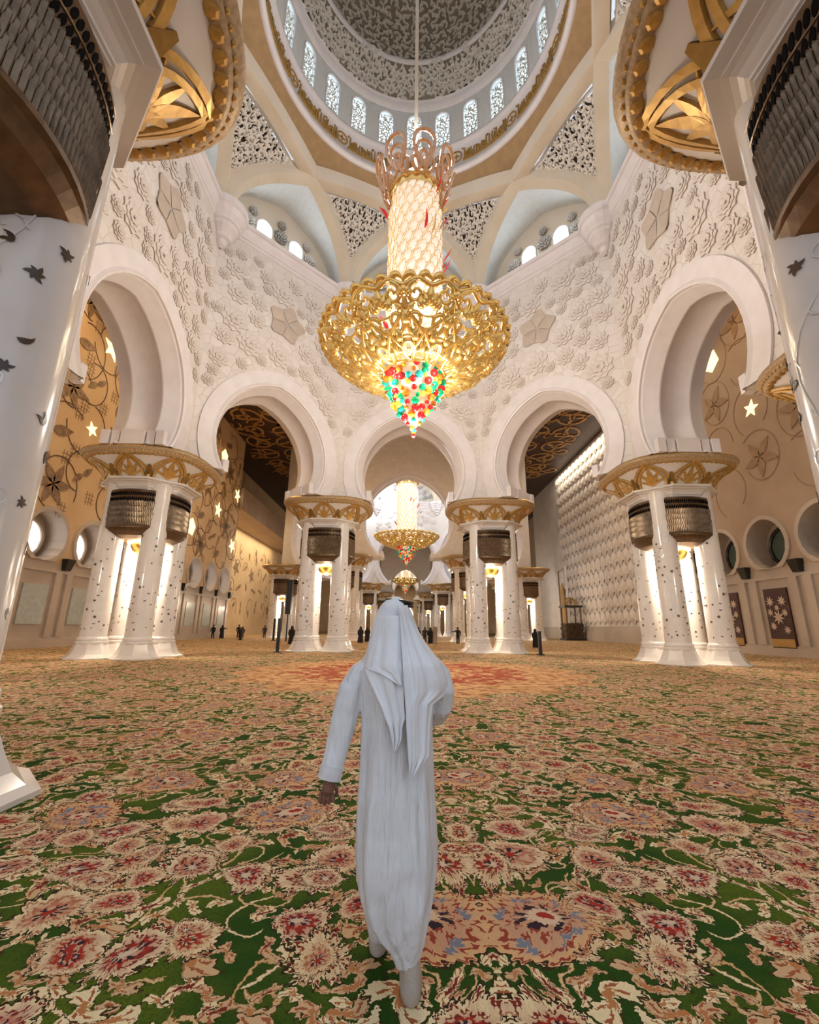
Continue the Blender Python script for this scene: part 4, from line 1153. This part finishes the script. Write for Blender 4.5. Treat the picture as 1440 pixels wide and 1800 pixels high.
# ------------------------------------------------------------------ small fixtures
for a in (22.5,-22.5,67.5,-67.5):
    q = ring_pos(C1, RI-.9, a); s_ = thing('spotlight', 'tiny black spotlight standing on the cornice corner', 'lamp', (q[0], q[1], ZCOR), R(a), group='cornice spotlights')
    mb = MB(); mb.tube([(0,-.35,.28),(0,.15,.34)], .16, 8); mb.build('head', M['black'], s_, True)
    mb = MB(); mb.box((-.06,-.06,0),(.06,.06,.26)); mb.build('bracket', M['black'], s_)
for i in range(4):
    a = R(90*i+22); s_ = thing('spotlight', 'distant black spotlight added on the second hall cornice by a fill light', 'lamp', (15.65*S(a), 76-15.65*Cs(a), ZCOR), -a, group='added second hall spotlights')  # added fixtures, placed to go with the second hall fill lights
    mb = MB(); mb.tube([(0,-.3,.45),(0,.2,.5)], .2, 8); mb.build('head', M['black'], s_, True)
    mb = MB(); mb.box((-.06,-.06,0),(.06,.06,.4)); mb.build('bracket', M['black'], s_)
def post(x, Y, h, lb, wd=.2):
    t = thing('loudspeaker_post', lb, 'loudspeaker', (x, Y, 0))
    mb = MB(); mb.box((-wd/2,-.1,.06),(wd/2,.1,h)); mb.box((-wd/2+.03,-.115,.3),(wd/2-.03,-.1,h-.1)); mb.build('speaker_body', M['black'], t)
    mb = MB(); mb.box((-wd,-.22,0),(wd,.22,.07)); mb.build('base_plate', M['black'], t)
post(-8.5, 30.1, 2.15, 'slim black loudspeaker post at the base of the far arch cluster, ochre side')
post(8.62, 30.0, 1.5, 'slim black loudspeaker post at the base of the far arch cluster, relief wall side')
post(-15.6, 54, 2.5, 'distant black loudspeaker post before the second hall', .22)
post(-19.8, 55, 1.3, 'short black loudspeaker post beside the diagonal cluster of the second hall', .3)
t = thing('line_loudspeaker', 'tall black line loudspeaker on a pole behind the far arch cluster', 'loudspeaker', (-13.6, 52, 0))
mb = MB(); mb.box((-.07,-.07,0),(.07,.07,3.2)); mb.build('pole', M['black'], t)
mb = MB(); mb.box((-.3,-.25,3.0),(.3,.25,6.9)); mb.build('speaker_body', M['black'], t)
# carved pulpit by the relief wall
t = thing('pulpit', 'dark carved pulpit with posts and open dome by the scaled wall', 'pulpit', (26.2, 71.5, 0))
mb = MB(); mb.box((-1.5,-1.5,0),(1.5,1.5,.3)); mb.box((-1.25,-1.25,.3),(1.25,1.25,2.6)); mb.build('base', M['black'], t)
for q in range(4):
    mb = MB(); mp = lambda u, v, h: (u, -1.25-h, v)
    arabesque(mb, lambda x, y: abs(x) < 1.2 and y < 2.5, -1.2, 1.2, .5, 2.5, .5, mp, .1, .2, 8, random.Random(q)); mb.build('lattice_panel', M['bronze'], t, rz=R(90*q), kind='stuff')
for sx in (-1,1):
    for sy in (-1,1):
        mb = MB(); mb.tube([(sx*1.1,sy*1.1,2.6),(sx*1.1,sy*1.1,5.0)], .12, 8); mb.build('post', M['bronze'], t)
mb = MB(); mb.box((-1.4,-1.4,5.0),(1.4,1.4,5.3)); mb.build('canopy_frame', M['black'], t)
mb = MB()
for i in range(12):
    a = R(30*i); mb.tube([(1.15*Cs(k_)*Cs(a), 1.15*Cs(k_)*S(a), 5.3+1.3*S(k_)) for k_ in [q/6*PI/2 for q in range(7)]], .07, 5)
mb.build('canopy_dome', M['brass'], t)

# ------------------------------------------------------------------ people in the distance
def walker(x, Y, h, lb, m1, robe=True, arm=None, turn=0, m2=None):
    t = thing('person', lb, 'person', (x, Y, 0), turn)
    mb = MB()
    if robe:
        mb.lathe([(.30*h/1.7,0),(.27,.3),(.23,.8),(.21,1.0),(.24,1.25),(.22,1.38),(.10,1.44)], 12)
        mb.v = [(x_*1.1, y_*.8, z_*h/1.7) for x_, y_, z_ in mb.v]
    else:
        for sx in (-1,1): mb.tube([(sx*.11,.05*sx,.04),(sx*.10,.02*sx,.5),(sx*.09,0,.92)], [.07,.085,.11], 8)
        mb.lathe([(.19,.88),(.18,1.0),(.22,1.3),(.20,1.40),(.09,1.46)], 12)
        mb.v = [(x_, y_*.8, z_*h/1.7) for x_, y_, z_ in mb.v]
    for sx in (-1,1):
        if arm and sx == arm: mb.tube([(sx*.22,0,1.36*h/1.7),(sx*.42,-.1,1.25*h/1.7),(sx*.68,-.12,1.28*h/1.7)], [.07,.06,.045], 7)
        else: mb.tube([(sx*.22,0,1.36*h/1.7),(sx*.29,-.03,1.08*h/1.7),(sx*.25,-.12,.85*h/1.7)], [.075,.06,.045], 7)
    mb.build('clothing', m1, t, True)
    mb = MB(); mb.sphere((0,0,1.58*h/1.7), .115, 12, 9, sc=(.9,1,1.15)); mb.tube([(0,-.1,1.58*h/1.7),(0,-.15,1.55*h/1.7)], [.03,.02], 6)
    mb.tube([(0,0,1.40*h/1.7),(0,0,1.5*h/1.7)], .06, 8); mb.build('head', M['skin'], t, True)
    mb = MB(); mb.sphere((0,.02,1.61*h/1.7), .13, 12, 9, sc=(.95,1,1.1))
    if robe: mb.lathe([(.21,1.30*h/1.7),(.15,1.45*h/1.7),(.13,1.6*h/1.7)], 12)
    mb.build('headscarf' if robe else 'hair', m2 or M['blackcloth'], t, True)
def gx(x, Y): return at(x, 1115, Y).x
walker(gx(634,50), 50, 1.68, 'distant person in a dark robe beside the far arch opening', M['blackcloth'], True)
walker(gx(646,54), 54, 1.65, 'distant person in black partly hidden by the white headcloth', M['blackcloth'], True)
walker(gx(735,49), 49, 1.68, 'distant person in a wide black robe at the edge of the group of three', M['blackcloth'], True)
walker(gx(747,51), 51, 1.70, 'distant person in dark grey jacket and trousers in the middle of the group', M['grey'], False)
walker(gx(757,50), 50, 1.66, 'distant person in a straight black robe beside the sand coloured post', M['blackcloth'], True)
walker(gx(805,49), 49, 1.72, 'distant person in black trousers holding one arm out', M['blackcloth'], False, -1)
walker(gx(941,42), 42, 1.62, 'person in a full black robe beside the relief wall side cluster', M['blackcloth'], True)
walker(gx(374,60), 60, 1.72, 'slim distant person in black at the end of the ochre arcade', M['blackcloth'], False)
walker(gx(390,62), 62, 1.70, 'distant person in black robe with one arm raised by the ochre wall', M['blackcloth'], True, 1)
walker(gx(419,62), 62, 1.78, 'distant broad person in black before the bright doorway', M['blackcloth'], False, 1)
walker(gx(426,62.5), 62.5, 1.5, 'shorter distant person in dark grey beside the broad one', M['grey'], False)
walker(gx(465,64), 64, 1.72, 'distant person in dark trousers seen between two shafts', M['grey'], False)
walker(gx(513,44), 44, 1.66, 'person in black standing close behind the loudspeaker post', M['blackcloth'], True)
t = thing('queue_post', 'sand coloured stand beside the distant group of three', 'post', (gx(765,48), 48, 0))
mb = MB(); mb.lathe([(.32,0),(.32,.08),(.24,.12),(.22,1.2),(.26,1.3),(.26,1.75),(.05,1.8)], 14); mb.build('stand_body', M['sand'], t, True)

# ------------------------------------------------------------------ the walking man
man = thing('person', 'man walking away in long white robe and white headcloth with black cord', 'person', (-.29, 2.55, 0))
off = Vector((.29, -2.55, 0))
def rowring(y, xl, xr, Yc, dh, n=56, fold=0., ph=0., a0=0, a1=2*PI):
    A = at(xl, y, Yc); B = at(xr, y, Yc); c = (A+B)/2; hw = (B-A).length/2
    out = []
    for i in range(n+(0 if a1-a0 > 6.2 else 1)):
        a = a0+(a1-a0)*i/n
        k_ = 1+fold*(S(5*a+ph)+.6*S(9*a+1.7+ph*1.3)+.5*S(13*a-ph))
        k2 = 1 if abs(Cs(a)) > .97 else k_
        out.append(c+Vector((hw*Cs(a)*(1+(k_-1)*.25), dh*S(a)*k_, 0))+off)
    return out
TR = [(1128,672,712,2.62,.07,0.000),(1142,655,733,2.61,.09,0.000),(1153,640,752,2.60,.11,0.000),(1168,634,764,2.59,.13,0.019),(1190,633,766,2.58,.15,0.028),(1220,635,764,2.57,.16,0.038),
      (1260,636,761,2.57,.155,0.057),(1300,635,761,2.57,.155,0.085),(1350,633,763,2.57,.165,0.104),(1400,629,766,2.56,.175,0.114),(1450,626,769,2.56,.185,0.123),(1500,625,771,2.555,.19,0.123),
      (1540,627,768,2.55,.18,0.114),(1575,632,763,2.54,.165,0.104),(1605,641,757,2.53,.145,0.095),(1630,655,752,2.52,.12,0.085),(1655,676,747,2.515,.095,0.076),(1680,690,740,2.51,.07,0.057),(1692,693,737,2.51,.062,0.038)]
mb = MB(); rows = [rowring(y, l, r, Y, d, 56, f, y*.004) for y, l, r, Y, d, f in TR]
mb.grid(rows, True, 0, True); mb.cap(rows[0], 0); mb.cap(rows[-1], 0, True)
def arm(pts): 
    P = [at(x, y, Y)+off for x, y, Y, r in pts]; mb.tube(P, [r for *_, r in pts], 14)
arm([(656,1176,2.6,.075),(637,1188,2.59,.080),(619,1215,2.57,.078),(610,1245,2.55,.072),(600,1285,2.53,.066),(590,1325,2.51,.058),(581,1358,2.49,.055),(579,1366,2.485,.056)])
arm([(752,1168,2.6,.07),(769,1190,2.6,.078),(776,1215,2.6,.074),(774,1240,2.62,.068),(768,1255,2.70,.062),(756,1262,2.84,.052)])
# forward leg under the robe
rows = [rowring(y, l, r, Y, d, 24) for y, l, r, Y, d in ((1480,634,706,2.60,.13),(1540,634,700,2.66,.12),(1590,638,694,2.70,.10),(1625,645,690,2.74,.085),(1643,649,688,2.76,.08))]
mb.grid(rows, True, 0, True); mb.cap(rows[0]); mb.cap(rows[-1], 0, True)
robe = mb.build('robe', M['robe'], man, True)
md = robe.modifiers.new('join', 'REMESH'); md.mode = 'VOXEL'; md.voxel_size = .0075; md.use_smooth_shade = True
md = robe.modifiers.new('soft', 'SMOOTH'); md.iterations = 3; md.factor = .5
# cuff
mb = MB(); P = [at(584,1346,2.49)+off, at(578.5,1369,2.483)+off]; mb.tube(P, [.058,.060], 16); mb.build('cuff', M['robe'], robe, True)
# hand with five curled fingers
mb = MB(); w0 = at(579,1367,2.484)+off; w1 = at(577,1381,2.482)+off
def skinchain(name, chains, mt, parent):
    vs_, es, rad = [], [], []
    for ch in chains:
        base = len(vs_)
        for i, (p_, r_) in enumerate(ch):
            vs_.append(tuple(p_)); rad.append(r_)
            if i: es.append((base+i-1, base+i))
    me = bpy.data.meshes.new(name); me.from_pydata(vs_, es, []); me.materials.append(mt)
    o = place(me, name, parent); sm = o.modifiers.new('skin', 'SKIN'); sm.use_smooth_shade = True
    sk = me.skin_vertices[0].data
    for i, r_ in enumerate(rad): sk[i].radius = (r_, r_)
    done = 0
    for ch in chains: sk[done].use_root = True; done += len(ch)
    s2 = o.modifiers.new('sub', 'SUBSURF'); s2.levels = 1; s2.render_levels = 2
    return o
c_ = w1; dn = (w1-w0).normalized()
ch = [[(w0-dn*.03,.026),(w0+dn*.02,.027),(w0+dn*.05,.034),(w0+dn*.075,.033)]]
for i, (dx, L) in enumerate(((-.03,.040),(-.010,.046),(.010,.043),(.028,.034))):
    b_ = w0+dn*.075+Vector((dx, .0, 0)); k1 = b_+dn*L*.7+Vector((0,-.004,0)); k2_ = k1+dn*L*.35+Vector((.004,.026,0)); k3 = k2_+Vector((.003,.022,.014))
    ch.append([(b_-dn*.015,.0095),(b_,.0095),(k1,.009),(k2_,.0085),(k3,.007)])
tb = w0+dn*.035+Vector((.03,.008,0)); ch.append([(tb-Vector((.012,0,0)),.011),(tb+Vector((.008,.008,-.012)),.0105),(tb+Vector((.012,.022,-.035)),.0095),(tb+Vector((.008,.03,-.055)),.008)])
skinchain('hand', ch, M['skin'], man)
# stocking feet
mb = MB()
hl = at(717,1690,2.51)+off
def foot(cx, cy, zt, lift=0):
    rr_ = []
    for z, dy0, dy1, hw in ((.0,-.072,.19,.040),(.010,-.084,.20,.051),(.045,-.086,.19,.053),(.075,-.078,.13,.047),(.10,-.066,.075,.041),(.14,-.06,.05,.038),(zt,-.055,.05,.039)):
        c0 = (dy0+dy1)/2; h0 = (dy1-dy0)/2
        rr_.append([(cx+hw*supr(2*PI*i/20,2.6)*Cs(2*PI*i/20), cy+c0+h0*supr(2*PI*i/20,2.6)*S(2*PI*i/20), z+lift) for i in range(20)])
    mb.grid(rr_, True); mb.cap(rr_[0], 0, True); mb.cap(rr_[-1])
foot(hl.x+.015, hl.y-.005, .22); mb.build('sock', M['sock'], man, True)
mb = MB(); fl = at(665,1640,2.78)+off; foot(fl.x, fl.y+.03, .2); mb.build('sock', M['sock'], man, True)
# head with face (turned away from the door, looking ahead and slightly to his right)
hc = at(694,1088,2.62)+off
mb = MB(); mb.sphere(tuple(hc), .1, 20, 14, sc=(.76,.95,1.15))
mb.tube([hc+Vector((0,0,-.08)), hc+Vector((0,-.01,-.2))], [.055,.06], 12)
head = mb.build('head', M['skin'], man, True)
mb = MB(); mb.tube([hc+Vector((.02,.09,.03)), hc+Vector((.025,.125,-.02)), hc+Vector((.02,.1,-.03))], [.012,.018,.014], 8); mb.build('nose', M['skin'], head, True)
mb = MB()
for sx in (-1,1): mb.sphere(tuple(hc+Vector((sx*.032+.01,.088,.015))), .012, 8, 6)
mb.build('eyes', M['black'], head, True)
mb = MB(); mb.sphere(tuple(hc+Vector((.015,.09,-.055))), .02, 8, 6, sc=(1.2,.5,.35)); mb.build('mouth', M['doorwood'], head, True)
mb = MB()
for sx in (-1,1): mb.sphere(tuple(hc+Vector((sx*.078,0,.0))), .028, 8, 6, sc=(.35,.7,1.1))
mb.build('ears', M['skin'], head, True)
# headcloth
HD = [(1049.5,693,703,2.61,.02),(1053,683,710,2.605,.078),(1061,673,717,2.605,.098),(1072,666,723,2.605,.108),(1086,661,727,2.61,.11),(1104,655,733,2.605,.115),(1124,650,743,2.60,.12),(1142,646,757,2.59,.13),(1158,642,770,2.585,.145),(1172,640,779,2.58,.16)]
mb = MB(); rows = []
for i, (y, l, r, Y, d) in enumerate(HD):
    rows.append(rowring(y, l, r, Y, d, 40, .0+.022*max(0,i-3)/5, 1.0+i*.05, R(-190), R((-40,-40,-30,-15,0,5,10,10,10,10)[i])))
mb.grid(rows)
mb.cap(rows[0])
scarf = mb.build('headcloth', M['scarf'], man, True)
md = scarf.modifiers.new('thick', 'SOLIDIFY'); md.thickness = .005; md.offset = 0
md = scarf.modifiers.new('sub', 'SUBSURF'); md.levels = 1; md.render_levels = 1
def interp(tab, y):
    for i in range(len(tab)-1):
        if tab[i][0] <= y <= tab[i+1][0]:
            k_ = (y-tab[i][0])/(tab[i+1][0]-tab[i][0]); return [a+(b-a)*k_ for a, b in zip(tab[i], tab[i+1])]
    return list(tab[0] if y < tab[0][0] else tab[-1])
def backY(x, y, extra):
    q = interp([(1049,673,720,2.61,.09)]+[(a,b,c,d,e) for a,b,c,d,e in HD[2:]]+[(1200,628,786,2.58,.17),(1260,628,775,2.57,.17),(1420,620,775,2.56,.185)], y)
    c0 = (q[1]+q[2])/2; hw = (q[2]-q[1])/2*1.04
    return q[3]-(q[4]+extra)*math.sqrt(max(.02, 1-((x-c0)/hw)**2))
def sheet(name, tab, extra, nf, amp, ph):
    mb = MB(); rows = []; ys = []
    y = tab[0][0]
    while y < tab[-1][0]: ys.append(y); y += 6
    ys.append(tab[-1][0])
    for j, y in enumerate(ys):
        q = interp(tab, y); row = []
        for i in range(31):
            u = i/30; x = q[1]+(q[2]-q[1])*u
            f_ = amp*min(1, j/8)*(S(nf*PI*u+ph+j*.012)+.4*S(2.3*nf*PI*u+ph*2))
            row.append(at(x, y, backY(x, y, extra+.012)-f_)+off)
        rows.append(row)
    mb.grid(rows)
    o = mb.build(name, M['scarf'], scarf, True)
    md = o.modifiers.new('thick', 'SOLIDIFY'); md.thickness = .004; md.offset = 0
# hem tables: y, left x, right x
sheet('lower_fold', [(1150,646,712),(1178,640,712),(1210,654,710),(1248,672,711),(1262,677,713),(1278,684,707),(1300,689,706),(1324,692.5,694)], .008, 4, .010, .4)
sheet('side_fold', [(1082,664,706),(1100,658,706),(1140,648,707),(1176,640.5,707),(1181,664,707),(1192,682,707),(1206,704,707)], .020, 3, .007, 1.2)
sheet('long_fold', [(1064,700,716),(1085,703,724),(1110,705,736),(1130,706,748),(1150,707,763),(1165,708,774),(1190,710,784),(1214,711,790),(1224,712,780),(1238,713,761),(1280,715,756),(1328,718,754),(1350,720,739),(1371,721.5,723)], .030, 5, .010, 2.0)
# black cord
mb = MB()
for dz in (0, .018):
    P = []
    for i in range(33):
        a = 2*PI*i/32; P.append(hc+Vector((.025+.077*Cs(a), -.002+.088*S(a), .082+dz-.010*Cs(a)+.004*S(a))))
    mb.tube(P, .0105, 8)
mb.build('head_cord', M['black'], man, True)
